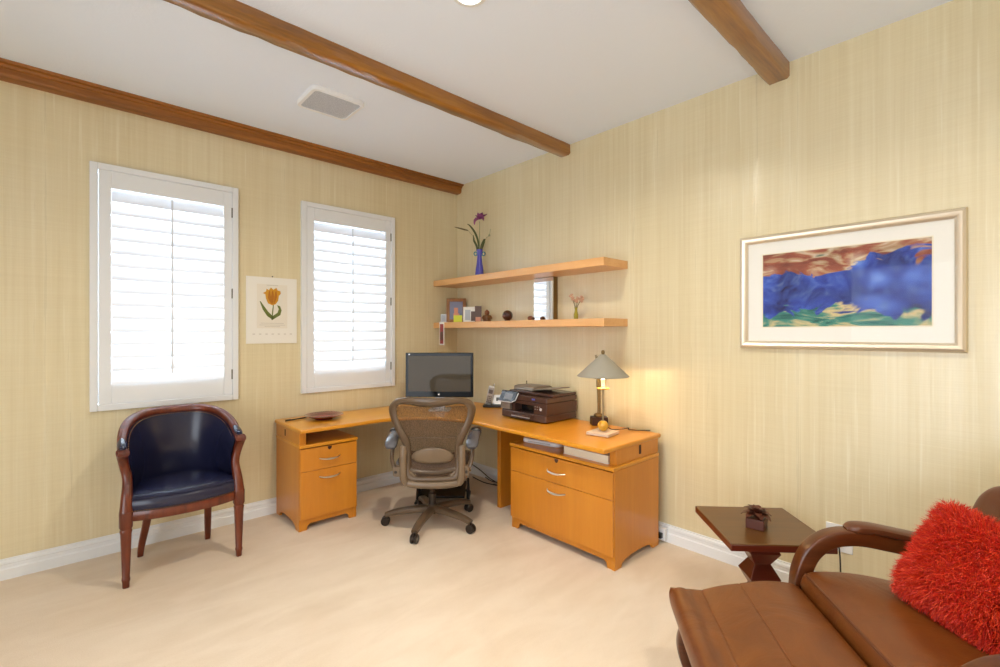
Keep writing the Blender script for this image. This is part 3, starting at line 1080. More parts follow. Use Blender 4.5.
# small ornament left of the monitor
p = FWD * 4.28 + RGT * (-0.945)
t = thing('tiny_ornament', (p.x, p.y, DZ1), 0, 'tiny cream bird figure on the desk left of the monitor', 'ornament')
MB().lathe([(0.018, 0), (0.020, 0.004), (0.012, 0.012)], n=14).build('foot', M['bone'], t)
m = MB()
m.ball((0, 0, 0.030), 0.020, 14, (1.2, 0.8, 0.9)).ball((0.018, 0, 0.052), 0.011, 10)
m.tube([(0.026, 0, 0.053), (0.038, 0, 0.050)], [0.004, 0.001], 6)
m.build('bird_body', M['bone'], t)

# phone on cradle
p = FWD * 4.62 + RGT * (-0.028)
t = thing('cordless_phone', (3.01, 3.375, DZ1), -0.85, 'silver cordless phone standing in its cradle beside the printer', 'phone')
t.scale = (1.15, 1.15, 1.2)
m = MB()
m.prism(rrect(-0.075, 0.105, -0.055, 0.055, 0.02), 0, 0.018)
m.build('base', M['black'], t, bevel=0.004)
Rm = Matrix.Translation((-0.035, 0.0, 0.02)) @ Matrix.Rotation(math.radians(20), 4, 'X') @ Matrix.Rotation(math.radians(14), 4, 'Y')
hs = MB().box(-0.026, 0.026, -0.012, 0.012, 0, 0.165, Rm).build('handset', M['silver'], t, bevel=0.009, seg=3)
MB().box(-0.017, 0.017, -0.0135, -0.0115, 0.105, 0.140, Rm).build('display', M['lcd'], hs)
m = MB()
for i in range(4):
    for j in range(3):
        m.box(-0.018 + j * 0.013, -0.009 + j * 0.013, -0.0145, -0.0115, 0.022 + i * 0.017, 0.032 + i * 0.017, Rm)
m.build('keypad', M['hinge'], hs)
m = MB().tube([Rm @ Vector((0.016, 0.004, 0.16)), Rm @ Vector((0.016, 0.004, 0.19))], 0.005, 8)
m.build('antenna', M['silver'], hs)
Rb = Matrix.Translation((0.048, -0.01, 0.016)) @ Matrix.Rotation(math.radians(-28), 4, 'X')
an = MB().box(-0.045, 0.045, -0.012, 0.012, 0, 0.085, Rb).build('answering_unit', M['silver'], t, bevel=0.004)
MB().box(-0.014, 0.014, -0.0135, -0.0118, 0.030, 0.060, Rb).build('button', M['black'], an)

# printer: local x along the front (towards camera right), -y is the front
t = thing('printer', (2.728, 2.688, DZ1), -PI / 2, 'dark brown multifunction printer on the desk', 'printer')
t.scale = (1.05, 1.0, 1.04)
PW = 0.245
m = MB()
m.prism(rrect(-PW, PW, 0.0, 0.395, 0.02), 0.006, 0.062)
m.build('lower_body', M['printer'], t, bevel=0.006)
m = MB()
m.box(-PW, -0.10, 0.02, 0.39, 0.062, 0.150)
m.box(0.11, PW, 0.012, 0.39, 0.062, 0.150)
m.box(-0.10, 0.11, 0.14, 0.39, 0.062, 0.150)
m.box(-0.10, 0.11, 0.012, 0.14, 0.125, 0.150)
m.build('middle_body', M['printer'], t, bevel=0.003)
MB().box(-0.099, 0.109, 0.100, 0.139, 0.063, 0.124).build('paper_slot', M['printer_dark'], t)
MB().box(-0.242, -0.135, -0.006, 0.02, 0.070, 0.135).build('card_panel', M['printer_grey'], t, bevel=0.002)
m = MB()
m.prism(rrect(-PW, PW, 0.012, 0.395, 0.015), 0.152, 0.192)
m.build('scanner_body', M['printer'], t, bevel=0.006)
m = MB()
m.prism(rrect(-PW + .005, PW - 0.005, 0.09, 0.392, 0.012), 0.193, 0.215)
m.build('lid', M['printer'], t, bevel=0.006)
m = MB()
prof_ = [(0.14, 0.215), (0.15, 0.245), (0.20, 0.252), (0.36, 0.246), (0.385, 0.235), (0.385, 0.215)]
m.prism(prof_, -PW + 0.01, -0.01, lambda a, c, x: (x, a, c))
m.build('document_feeder', M['printer_grey'], t, bevel=0.004)
Rt = Matrix.Translation((-0.02, 0.13, 0.224)) @ Matrix.Rotation(math.radians(-6), 4, 'Y')
MB().box(0, 0.225, 0.0, 0.22, 0, 0.007, Rt).build('feeder_tray', M['printer_grey'], t, bevel=0.002)
Rc = Matrix.Translation((-PW, -0.034, 0.134)) @ Matrix.Rotation(math.radians(-30), 4, 'X')
cp = MB().box(0.0, 0.185, 0.0, 0.016, 0.0, 0.100, Rc).build('control_panel', M['printer_dark'], t, bevel=0.006)
MB().box(0.055, 0.145, -0.0015, 0.0, 0.020, 0.074, Rc).build('touch_screen', M['lcd'], cp)
m = MB()
m.tube([Rc @ Vector((0.0, 0.002, 0.0)), Rc @ Vector((0.15, 0.0, -0.002)), Rc @ Vector((0.19, 0.0, 0.02)), Rc @ Vector((0.195, 0.0, 0.085))], 0.004, 6)
m.build('panel_trim', M['silver'], cp)
MB().box(-0.10, 0.12, -0.05, 0.02, 0.040, 0.048).build('output_tray', M['printer'], t, bevel=0.002)
MB().box(-0.12, 0.08, -0.004, 0.002, 0.022, 0.030).build('tray_trim', M['silver'], t, bevel=0.001)
bo = MB().lathe([(0.011, 0), (0.011, 0.004)], (0, 0, 0), 16).build('power_button', M['silver'], t)
bo.rotation_euler = (PI / 2, 0, 0)
bo.location = (0.185, 0.012, 0.105)
MB().box(0.095, 0.125, 0.008, 0.013, 0.168, 0.180).build('badge', plain('badge_blue', (70, 80, 170), 0.3), t)
m = MB()
for i in range(5):
    m.box(0.125 + 0.022 * (i % 3), 0.133 + 0.022 * (i % 3), 0.008, 0.0125, 0.118 - 0.02 * (i // 3), 0.124 - 0.02 * (i // 3))
m.build('indicator_lights', M['printer_grey'], t)
MB().tube([(-PW + 0.02, 0.30, 0.19), (-PW + 0.018, 0.30, 0.275)], 0.004, 6).build('antenna', M['printer_dark'], t)

# table lamp
LX, LY = 2.765, 1.925
t = thing('table_lamp', (LX, LY, DZ1), 0.0, 'table lamp with grey conical shade and gold ball stem', 'lamp')
Rl = Matrix.Rotation(math.radians(8), 4, 'Z')
MB().box(-0.088, 0.088, -0.085, 0.085, 0.003, 0.024, Rl).build('base', M['stone'], t, bevel=0.003)
MB().ball((0, 0, 0.026 + 0.036), 0.038, 28).build('ball', M['goldball'], t)
m = MB()
m.lathe([(0.007, 0.095), (0.006, 0.12), (0.0075, 0.30), (0.009, 0.318)], n=14)
m.build('stem', M['pewter'], t)
MB().lathe([(0.010, 0.316), (0.042, 0.322), (0.044, 0.328), (0.016, 0.334), (0.015, 0.335)], n=28).build('drip_dish', M['goldball'], t)
MB().lathe([(0.013, 0.334), (0.013, 0.39), (0.008, 0.395)], n=16).build('candle_sleeve', M['shade_in'], t)
m = MB().ball((0, 0, 0.42), 0.026, 18, (1, 1, 1.25))
m.build('bulb', M['bulb'], t)
m = MB()
m.lathe([(0.182, 0.413), (0.0165, 0.566), (0.0135, 0.563), (0.178, 0.410)], n=64, cap=False)
lsh = m.build('shade', M['shade'], t)
MB().lathe([(0.1775, 0.4098), (0.0130, 0.5620)], n=64, cap=False).build('shade_lining', M['shade_in'], lsh, recalc=False)
MB().lathe([(0.003, 0.44), (0.003, 0.56), (0.010, 0.566), (0.014, 0.58), (0.011, 0.592), (0.004, 0.597)], n=16).build('finial', M['bronze'], t)
cd = catmull([(0.09, 0.02, 0.006), (0.125, 0.05, 0.03), (0.16, 0.03, 0.008), (0.22, -0.02, 0.012), (0.235, -0.06, 0.022), (0.25, -0.05, 0.008), (0.28, -0.10, 0.006), (0.345, -0.17, 0.006)], 8)
MB().tube(cd, 0.0035, 6).build('cord', M['cable'], t)
pl_ = bpy.data.lights.new('table_lamp_bulb', 'POINT')
pl_.energy = 9
pl_.color = (1.0, 0.66, 0.30)
pl_.shadow_soft_size = 0.025
po = bpy.data.objects.new('table_lamp_bulb', pl_)
COL.objects.link(po)
po.location = (LX, LY, DZ1 + 0.385)

# bronze figure behind the lamp
t = thing('bronze_statuette', (3.035, 2.150, DZ1), -0.75, 'slender bronze figure on dark block behind the table lamp', 'statuette')
MB().box(-0.062, 0.062, -0.045, 0.045, 0, 0.064).build('block', M['darkblock'], t, bevel=0.003)
m = MB()
m.ball((-0.005, 0, 0.075), 0.034, 14, (1.1, 1, 0.55))
for s in (-1, 1):
    m.tube(catmull([(0.008 * s, 0, 0.07), (0.006 * s, 0.002, 0.18), (0.007 * s - 0.002, 0, 0.30), (0.006 * s - 0.004, 0, 0.345)], 5), [0.007] * 5 + [0.009] * 5 + [0.012] * 6, 10)
m.tube(catmull([(-0.004, 0, 0.335), (-0.008, 0, 0.38), (-0.004, 0, 0.43), (0.002, 0, 0.455), (0.004, 0, 0.475)], 5), [0.018] * 5 + [0.020] * 5 + [0.026] * 5 + [0.012] * 5 + [0.009], 10, flat=0.7)
m.ball((0.004, 0, 0.492), 0.017, 12, (0.9, 1, 1.2))
m.tube(catmull([(-0.026, 0, 0.44), (-0.040, -0.006, 0.40), (-0.028, -0.012, 0.36)], 5), 0.008, 8)
m.tube(catmull([(0.026, 0, 0.445), (0.010, 0, 0.50), (-0.018, 0, 0.53)], 5), 0.008, 8)
m.build('figure', M['bronze'], t, angle=80)
MB().tube([(-0.020, 0.0, 0.50), (-0.026, 0, 0.545)], [0.005, 0.008], 8).build('raised_torch', M['pewter'], t)

# ------------------------------------------------------------------ below the desk
p = FWD * 4.20 + RGT * (-0.51)
t = thing('foot_rest', (p.x, p.y, 0), -math.atan2(FWD.x, FWD.y), 'black footrest with raised side posts under the desk corner', 'footrest')
m = MB()
Rf = Matrix.Translation((0, 0, 0.07)) @ Matrix.Rotation(math.radians(12), 4, 'X')
MB().box(-0.20, 0.20, -0.12, 0.14, 0, 0.025, Rf).build('platform', M['black'], t, bevel=0.006)
for s in (-1, 1):
    m = MB()
    m.tube([(0.225 * s, -0.14, 0.012), (0.225 * s, 0.16, 0.012)], 0.014, 8)
    m.tube([(0.225 * s, -0.06, 0.012), (0.222 * s, -0.02, 0.19)], 0.013, 8)
    m.tube([(0.225 * s, 0.08, 0.012), (0.222 * s, -0.02, 0.19)], 0.011, 8)
    m.build('side_post', M['black'], t)
MB().tube([(-0.225, 0.0, 0.078), (0.225, 0.0, 0.078)], 0.011, 8).build('axle', M['black'], t)

# cables along the baseboard
t = thing('power_cable', (3.0, 3.3, 0), 0, 'tangle of dark cables along the baseboard under the desk', 'cable')
for pts in ([(0.10, 0.55, 0.13), (0.09, 0.35, 0.09), (0.06, 0.15, 0.05), (0.07, -0.05, 0.02), (0.06, -0.2, 0.012), (0.1, -0.32, 0.012)],
            [(0.12, 0.3, 0.02), (0.07, 0.1, 0.03), (0.09, -0.1, 0.10), (0.1, -0.2, 0.25), (0.11, -0.26, 0.45)],
            [(0.05, 0.42, 0.012), (0.02, 0.2, 0.012), (0.06, 0.02, 0.012), (0.03, -0.15, 0.012), (0.08, -0.30, 0.012)],
            [(0.09, 0.05, 0.60), (0.10, 0.03, 0.40), (0.12, -0.04, 0.22), (0.09, -0.02, 0.03), (0.05, 0.1, 0.012)]):
    MB().tube(catmull(pts, 8), 0.005, 6).build('cable', M['cable'], t)
o = MB().box(-0.03, 0.03, -0.02, 0.02, 0, 0.10).build('adapter', M['black'], t, bevel=0.006)
o.location = (0.09, 0.05, 0.58)

t = thing('power_plug', (X0 - 0.022, 1.665, 0.02), -PI / 2, 'white plug block with black plug low beside the wide cabinet', 'plug')
MB().box(-0.03, 0.03, -0.045, 0, 0.0, 0.085).build('block', M['whiteplastic'], t, bevel=0.005)
MB().box(-0.018, 0.018, -0.075, -0.045, 0.022, 0.058).build('plug', M['black'], t, bevel=0.004)
t = thing('wall_outlet', (X0, 0.628, 0.353), -PI / 2, 'white outlet plate low on the wall behind the recliner arm', 'outlet')
MB().box(-0.062, 0.062, -0.007, 0, -0.075, 0.075).build('plate', M['whiteplastic'], t, bevel=0.003)
m = MB()
for zz in (-0.03, 0.03):
    m.prism(rrect(-0.018, 0.018, zz - 0.02, zz + 0.02, 0.008), -0.0085, -0.0065, lambda a, c, y: (a, y, c))
m.build('sockets', M['paper2'], t)
MB().tube(catmull([(0.0, -0.02, -0.03), (0.012, -0.05, -0.08), (0.014, -0.04, -0.2), (0.02, -0.05, -0.335)], 6), 0.004, 6).build('cord', M['cable'], t)

# ------------------------------------------------------------------ mesh office chair, seen from behind
HUB = Vector((2.095, 3.055, 0))
t = thing('office_chair', HUB, -math.atan2(FWD.x, FWD.y) + 0.02, 'taupe mesh office chair facing the corner monitor', 'chair')
# local: x right, y forward (towards the monitor)
BD = -0.33


def backpt(x, z, off=0.0):
    """point on the reclined, sideways curved back"""
    s = (z - 0.40) / 0.62
    y = -0.225 - 0.115 * max(0, s) ** 1.3 + 0.9 * x * x * (0.25 + 0.75 * max(0, s)) - 0.03 * math.exp(-((z - 0.6) / 0.12) ** 2) * -1
    return (x + 0.03, y + off, z)


half_out = [(0.0, 1.030), (0.10, 1.033), (0.20, 1.028), (0.262, 1.008), (0.298, 0.960), (0.300, 0.910), (0.280, 0.840), (0.245, 0.760), (0.215, 0.690), (0.205, 0.640), (0.205, 0.560), (0.205, 0.480), (0.195, 0.425), (0.15, 0.400), (0.0, 0.396)]
half_in = [(0.0, 0.962), (0.10, 0.972), (0.18, 0.984), (0.225, 0.978), (0.252, 0.948), (0.252, 0.900), (0.232, 0.840), (0.198, 0.770), (0.172, 0.710), (0.163, 0.650), (0.163, 0.570), (0.163, 0.500), (0.150, 0.455), (0.115, 0.438), (0.0, 0.436)]


def ring(half):
    P = catmull([(a, c, 0) for a, c in half], 4)
    P = [(p.x, p.y) for p in P]
    return P + [(-a, c) for a, c in P[-2:0:-1]]


half_out = [(a * 1.05, c) for a, c in half_out]
half_in = [(a * (1.0 if c < 0.72 else 1.02), c) for a, c in half_in]
ro, ri = ring(half_out), ring(half_in)
m = MB()
n = len(ro)
rows = []
for i in range(n + 1):
    a, c = ro[i % n]
    d_, e_ = ri[i % n]
    mx_, mz_ = (a + d_) / 2, (c + e_) / 2
    rows.append([backpt(a, c, 0.012), backpt(a * .25 + mx_ * .75, c * .25 + mz_ * .75, 0.018), backpt(d_, e_, 0.012), backpt(d_, e_, -0.006), backpt(d_ * .4 + mx_ * .6, e_ * .4 + mz_ * .6, -0.020), backpt(a * .4 + mx_ * .6, c * .4 + mz_ * .6, -0.020), backpt(a, c, -0.008)])
m.grid(rows, closed=True)
m.build('back_frame', M['taupe'], t, angle=60)
# membrane
m = MB()
P = catmull([(a, c, 0) for a, c in half_in], 4)
zs = np.linspace(0.437, 0.968, 26)
pz_ = np.array([p.y for p in P][::-1])
px_ = np.array([p.x for p in P][::-1])


def half_w(z):
    # widest x of the opening at z
    best = 0
    for a, c in zip(P[:-1], P[1:]):
        lo, hi = min(a.y, c.y), max(a.y, c.y)
        if lo <= z <= hi and hi > lo:
            best = max(best, a.x + (c.x - a.x) * (z - a.y) / (c.y - a.y))
    return best + 0.008


rows = []
for z in zs:
    hw = half_w(z)
    rows.append([backpt(hw * s, z, 0.004) for s in np.linspace(-1, 1, 15)])
m.grid(rows)
m.build('back_mesh', M['weave'], t)
# lumbar pad
rows = []
for i in range(9):
    v_ = -1 + 2 * i / 8
    rows.append([backpt(0.155 * s, 0.582 + v_ * (0.012 + 0.050 * max(0, 1 - s * s) ** 0.6) + 0.012 * (1 - s * s), -0.016 - 0.014 * (1 - v_ * v_) * (1 - 0.5 * s * s)) for s in np.linspace(-1, 1, 13)])
lp = MB().grid(rows).build('lumbar_pad', M['taupe_light'], t)
o = lp.modifiers.new('solid', 'SOLIDIFY')
o.thickness = 0.008
MB().tube([backpt(a, 0.735 + 0.0, -0.005) for a in np.linspace(-0.18, 0.18, 9)], 0.003, 6).build('mesh_band', M['taupe_dark'], t)
# side uprights and lower bar
for s in (-1, 1):
    pts = [(0.03 + 0.214 * s, -0.225, 0.665), (0.03 + 0.216 * s, -0.238, 0.60), (0.03 + 0.216 * s, -0.240, 0.50), (0.03 + 0.212 * s, -0.236, 0.42), (0.03 + 0.185 * s, -0.228, 0.382)]
    P2 = catmull(pts, 5)
    MB().tube(P2, [0.024] + [0.027] * (len(P2) - 2) + [0.024], 12, up=(0, 1, 0), flat=0.75).build('back_upright', M['taupe_light'], t)
MB().tube(catmull([(-0.155, -0.228, 0.388), (-0.08, -0.235, 0.378), (0.03, -0.238, 0.374), (0.14, -0.235, 0.378), (0.215, -0.228, 0.388)], 5), 0.026, 12, up=(0, 1, 0), flat=0.8).build('lower_bar', M['taupe_light'], t)
for s in (-1, 1):
    MB().tube(catmull([(0.03 + 0.10 * s, -0.205, 0.400), (0.03 + 0.13 * s, -0.215, 0.43), (0.03 + 0.165 * s, -0.215, 0.47)], 5), 0.014, 8).build('corner_brace', M['taupe_light'], t)
# seat
rows = []
for i in range(13):
    v_ = i / 12
    y = -0.20 + 0.46 * v_
    zb = 0.475 + 0.02 * math.sin(PI * v_) - 0.05 * max(0, v_ - 0.75) * 4 * max(0, v_ - 0.75)
    rows.append([(0.02 + (0.235 + 0.02 * math.sin(PI * v_)) * s, y, zb + 0.035 * s * s) for s in np.linspace(-1, 1, 15)])
sm_ = MB().grid(rows).build('seat_mesh', M['taupe_dark'], t)
sm = sm_.modifiers.new('solid', 'SOLIDIFY')
sm.thickness = 0.02
P2 = catmull([(0.02 + 0.245 * a, y, z) for a, y, z in ((-1, -0.18, 0.50), (-1.03, 0.05, 0.52), (-0.95, 0.24, 0.495), (0, 0.28, 0.455), (0.95, 0.24, 0.495), (1.03, 0.05, 0.52), (1, -0.18, 0.50), (0, -0.21, 0.46))], 6, True)
MB().tube(P2, 0.017, 8, closed=True).build('seat_frame', M['taupe_dark'], t)
m = MB()
m.prism(rrect(-0.11, 0.13, -0.16, 0.14, 0.04), 0.375, 0.445)
m.build('tilt_mechanism', M['taupe_dark'], t, bevel=0.012)
MB().tube([(0.0, 0.0, 0.405), (0.30, 0.05, 0.40)], 0.007, 8).build('tilt_lever', M['black'], t)
MB().lathe([(0.030, 0.10), (0.030, 0.24), (0.020, 0.245), (0.020, 0.38)], n=18).build('gas_cylinder', M['caster'], t)
# arms
for s in (-1, 1):
    cx = 0.02 + 0.300 * s
    ar = thing('armrest', (0, 0, 0), 0, None, None)
    ar.parent = t
    m = MB()
    m.prism(rrect(0.02 + 0.225 * s - 0.03, 0.02 + 0.225 * s + 0.055, 0.440, 0.515, 0.014), -0.245, -0.190, lambda a, c, y: (a if s > 0 else a - 0.025, y, c))
    m.build('bracket', M['taupe_light'], ar, bevel=0.006)
    MB().tube(catmull([(0.02 + 0.262 * s, -0.215, 0.47), (0.02 + 0.292 * s, -0.20, 0.54), (cx, -0.165, 0.60), (cx, -0.11, 0.655)], 5), 0.014, 10, flat=1.4).build('post', M['taupe'], ar)
    kb = MB().lathe([(0.011, 0), (0.011, 0.004)], n=14).build('knob', M['caster'], ar)
    kb.rotation_euler = (PI / 2, 0, 0)
    kb.location = (0.02 + 0.258 * s, -0.245, 0.476)
    # pad: long rounded, rising forward
    P2 = catmull([(cx, -0.235, 0.648), (cx, -0.215, 0.665), (cx + 0.004 * s, -0.14, 0.690), (cx + 0.012 * s, 0.0, 0.702), (cx + 0.018 * s, 0.07, 0.704), (cx + 0.018 * s, 0.10, 0.702)], 5)
    kk = len(P2)
    MB().tube(P2, [0.030 + 0.018 * min(1, 4 * min(i, kk - 1 - i) / kk) for i in range(kk)], 14, up=(0, 0, 1), flat=0.55, power=2.6).build('arm_pad', M['armpad'], ar)
    P2 = [(cx + 0.018 * s, 0.01, 0.708), (cx + 0.02 * s, 0.06, 0.712), (cx + 0.02 * s, 0.11, 0.706)]
    MB().tube(catmull(P2, 4), [0.030] + [0.044] * 7 + [0.034], 14, up=(0, 0, 1), flat=0.7, power=2.6).build('pad_front', M['black'], ar)
# five-star base
MB().lathe([(0.040, 0.085), (0.052, 0.09), (0.050, 0.125), (0.036, 0.15), (0.032, 0.155)], n=24).build('hub', M['taupe_dark'], t)
yaw = t.rotation_euler.z
for i in range(5):
    a = math.radians(-75 + 72 * i + 2) - yaw
    ca, sa = math.cos(a), math.sin(a)
    LEN = 0.362
    P2 = [(0.03 * ca, 0.03 * sa, 0.118), (0.15 * ca, 0.15 * sa, 0.115), (0.28 * ca, 0.28 * sa, 0.102), (LEN * ca, LEN * sa, 0.080)]
    lg = MB().tube(catmull(P2, 5), [0.036 - 0.012 * k_ / 15 for k_ in range(16)], 12, up=(0, 0, 1), flat=0.8, power=3).build('base_leg', M['taupe'], t)
    cx, cy = LEN * ca, LEN * sa
    m = MB()
    sd = Vector((-sa, ca, 0))
    for q in (-1, 1):
        c0 = Vector((cx, cy, 0.034)) + sd * (0.008 * q)
        c1 = Vector((cx, cy, 0.034)) + sd * (0.026 * q)
        m.tube([c0, c0.lerp(c1, .3), c0.lerp(c1, .7), c1], [0.031, 0.034, 0.034, 0.028], 20)
    m.tube([(cx, cy, 0.03), (cx, cy, 0.078)], 0.009, 8)
    m.tube([Vector((cx, cy, 0.034)) - sd * 0.012, Vector((cx, cy, 0.034)) + sd * 0.012], 0.02, 12)
    m.build('caster', M['caster'], lg)

# ------------------------------------------------------------------ navy leather tub chair
t = thing('tub_armchair', (0.537, 3.72, 0), 0.0, 'navy leather tub armchair with carved mahogany frame below the window', 'armchair')
OX, OY = 0.537, 3.72


def L(x, y, z):
    return (x - OX, y - OY, z)


# front legs: tapered with a collar
for x, y in ((0.241, 3.505), (0.833, 3.492)):
    m = MB()
    prof_ = [(0.014, 0), (0.017, 0.004), (0.018, 0.035), (0.021, 0.045), (0.021, 0.055), (0.0185, 0.06), (0.027, 0.32), (0.030, 0.335), (0.026, 0.345), (0.033, 0.36), (0.033, 0.445)]
    vs = []
    for r_, z in prof_:
        q = 16
        for i in range(q):
            a = 2 * PI * i / q
            c_, s_ = math.cos(a), math.sin(a)
            e = 0.6
            vs.append((x - OX + r_ * math.copysign(abs(c_) ** e, c_), y - OY + r_ * math.copysign(abs(s_) ** e, s_), z))
    rows = [vs[i * 16:(i + 1) * 16] for i in range(len(prof_))]
    m.grid(rows, closed=True)
    m.add(rows[0], [tuple(range(16))])
    m.add(rows[-1], [tuple(range(16))])
    m.build('front_leg', M['mahogany'], t, angle=45)
for x, y, s in ((0.345, 3.935, -1), (0.735, 3.94, 1)):
    P2 = catmull([L(x, y, 0.0), L(x - s * (0.006 if s < 0 else 0.002), y - 0.02, 0.08), L(x - s * (0.026 if s < 0 else 0.008), y - 0.055, 0.22), L(x - s * (0.040 if s < 0 else 0.012), y - 0.075, 0.34), L(x - s * (0.045 if s < 0 else 0.014), y - 0.07, 0.43)], 5)
    MB().tube(P2, [0.017 + 0.011 * i / (len(P2) - 1) for i in range(len(P2))], 12, up=(0, 1, 0), power=3.5).build('back_leg', M['mahogany'], t)


# plan of the tub: angle param from -1 (left arm front) to 1 (right arm front)
def plan(u_, grow=0.0):
    a = u_ * PI * 0.5
    hx, hy = 0.310 + grow, 0.395 + grow
    e = 0.84
    sx = math.copysign(abs(math.sin(a)) ** e, math.sin(a))
    cy = abs(math.cos(a)) ** e
    return 0.537 + hx * sx, 3.555 + hy * cy


def railz(u_):
    return 0.785 + 0.178 * (1 - abs(u_) ** 2.7) ** 0.9


US = np.linspace(-1, 1, 49)
rail = [L(*plan(u_, 0.0), railz(u_)) for u_ in US]
MB().tube(rail, [0.024 for u_ in US], 12, up=(0, 0, 1), flat=1.0, power=2.8).build('top_rail', M['mahogany'], t)
# a rounded moulding on the outer top of the rail
MB().tube([L(*plan(u_, 0.012), railz(u_) + 0.016) for u_ in US], 0.012, 8, up=(0, 0, 1)).build('rail_moulding', M['mahogany'], t)
# outside back panel and inside upholstery
rows = []
for u_ in US:
    zt = railz(u_)
    row = []
    for v_ in np.linspace(0, 1, 12):
        z = zt - 0.01 - (zt - 0.01 - 0.455) * v_
        g = -0.014 - 0.028 * math.sin(PI * min(1, v_ * 1.15 + 0.02)) - 0.008 * v_
        row.append(L(*plan(u_ * 0.985, g), z))
    rows.append(row)
MB().grid(rows).build('inside_back', M['navy'], t, angle=80)
rows = []
for u_ in US:
    zt = railz(u_)
    rows.append([L(*plan(u_, 0.010 - 0.03 * v_), zt - (zt - 0.43) * v_) for v_ in np.linspace(0, 1, 8)])
MB().grid(rows).build('outside_back', M['navy'], t, angle=80)
# nail heads under the rail
m = MB()
for u_ in np.linspace(-0.94, 0.94, 96):
    x, y = plan(u_, -0.032)
    m.ball(L(x, y, railz(u_) - 0.022), 0.0030, 6)
m.build('brass_nail', M['brass'], t)
# arm posts: from the front legs up to the rail ends, curved
for s, x, y in ((-1, 0.241, 3.505), (1, 0.833, 3.492)):
    ex, ey = plan(s, 0)
    P2 = catmull([L(x, y, 0.43), L(x - 0.004 * s, y + 0.012, 0.52), L(x - 0.010 * s, y + 0.05, 0.62), L(x + 0.004 * s, y + 0.055, 0.70), L(ex, y + 0.028, 0.765), L(ex, y + 0.010, 0.792)], 6)
    kk = len(P2)
    MB().tube(P2, [0.034 - 0.010 * math.sin(PI * min(1, i / kk)) for i in range(kk)], 12, up=(1, 0, 0), power=3).build('arm_post', M['mahogany'], t)
    m = MB()
    m.tube([L(ex - 0.021, ey - 0.030, 0.787), L(ex + 0.021, ey - 0.030, 0.787)], 0.024, 18)
    m.tube([L(ex - 0.026, ey - 0.030, 0.787), L(ex + 0.026, ey - 0.030, 0.787)], 0.012, 12)
    m.build('scroll', M['mahogany'], t)
    P2 = catmull([L(ex, ey - 0.040, 0.812), L(ex, ey - 0.005, 0.822), L(*plan(s * 0.95), railz(s * 0.95) + 0.024), L(*plan(s * 0.91), railz(s * 0.91) + 0.020)], 5)
    kk = len(P2)
    MB().tube(P2, [0.008 + 0.015 * math.sin(PI * (0.1 + 0.8 * i / (kk - 1))) for i in range(kk)], 12, up=(0, 0, 1), flat=0.7).build('arm_pad', M['navy'], t)


# seat: bowed front
def seat_outline(gr=0.0):
    pts = [(0.225, 3.515), (0.36, 3.458), (0.537, 3.432), (0.71, 3.448), (0.848, 3.503)]
    fr_ = catmull([(a, c - gr, 0) for a, c in pts], 6)
    bk = [plan(u_, gr - 0.02) for u_ in np.linspace(0.93, -0.93, 31)]
    return [(p.x, p.y) for p in fr_] + bk


def seat_ring(z, gr, scale=1.0):
    out = seat_outline(gr)
    cx, cy = 0.537, 3.70
    return [L(cx + (a - cx) * scale, cy + (c - cy) * scale, z) for a, c in out]


rows = [seat_ring(0.385, 0.004), seat_ring(0.392, 0.010), seat_ring(0.425, 0.010), seat_ring(0.440, 0.006)]
m = MB()
m.grid(rows, closed=True)
m.add(rows[0], [tuple(range(len(rows[0])))])
m.build('seat_rail', M['mahogany'], t, angle=50)
rows = [seat_ring(0.438, 0.006, 0.985), seat_ring(0.47, 0.008), seat_ring(0.500, 0.004), seat_ring(0.516, -0.006, 0.985), seat_ring(0.524, -0.006, 0.955), seat_ring(0.535, 0, 0.80), seat_ring(0.545, 0, 0.55), seat_ring(0.550, 0, 0.25), seat_ring(0.551, 0, 0.01)]
m = MB()
m.grid(rows, closed=True)
m.build('seat_cushion', M['navy'], t, angle=80)
ln = len(catmull([(0, 0, 0)] * 5, 6))
MB().tube(seat_ring(0.516, 0.004, 0.99)[:ln], 0.0035, 6).build('piping', M['navy'], t)
m = MB()
fr_ = seat_ring(0.447, 0.012)[:ln]
for i in range(len(fr_) - 1):
    for s in (0, 0.5):
        p = Vector(fr_[i]).lerp(Vector(fr_[i + 1]), s)
        m.ball(p, 0.0034, 6)
m.build('front_nail', M['brass'], t)

# ------------------------------------------------------------------ side table
tc_ = Vector((2.643, 0.871, 0))
t = thing('side_table', tc_, math.radians(-46.5), 'dark wood side table with faceted pedestal beside the recliner', 'table')
TH = 0.50
h = 0.242
tt = MB().box(-h, h, -h, h, TH - 0.006, TH).build('tabletop', M['table_wood'], t, bevel=0.002)
MB().box(-h, h, -h, h, TH - 0.036, TH - 0.006).build('top_edge', M['table_edge'], tt, bevel=0.002)
m = MB()


def sq(r_, z):
    return [(-r_, -r_, z), (r_, -r_, z), (r_, r_, z), (-r_, r_, z)]


rows = [sq(.052, TH - .036), sq(.04, TH - .06), sq(.075, TH - 0.125), sq(.04, TH - .19), sq(.075, TH - .255), sq(.04, TH - .32), sq(.072, TH - .385), sq(.05, 0.06)]
m.grid(rows, closed=True)
m.build('pedestal', M['table_edge'], t, smooth=False, bevel=0.002)
m = MB()
rows = [sq(.17, 0), sq(.17, 0.02), sq(.14, 0.035), sq(.06, 0.062)]
m.grid(rows, closed=True)
m.add(rows[0], [(3, 2, 1, 0)])
m.add(rows[-1], [(0, 1, 2, 3)])
m.build('foot_plate', M['table_edge'], t, smooth=False, bevel=0.003)

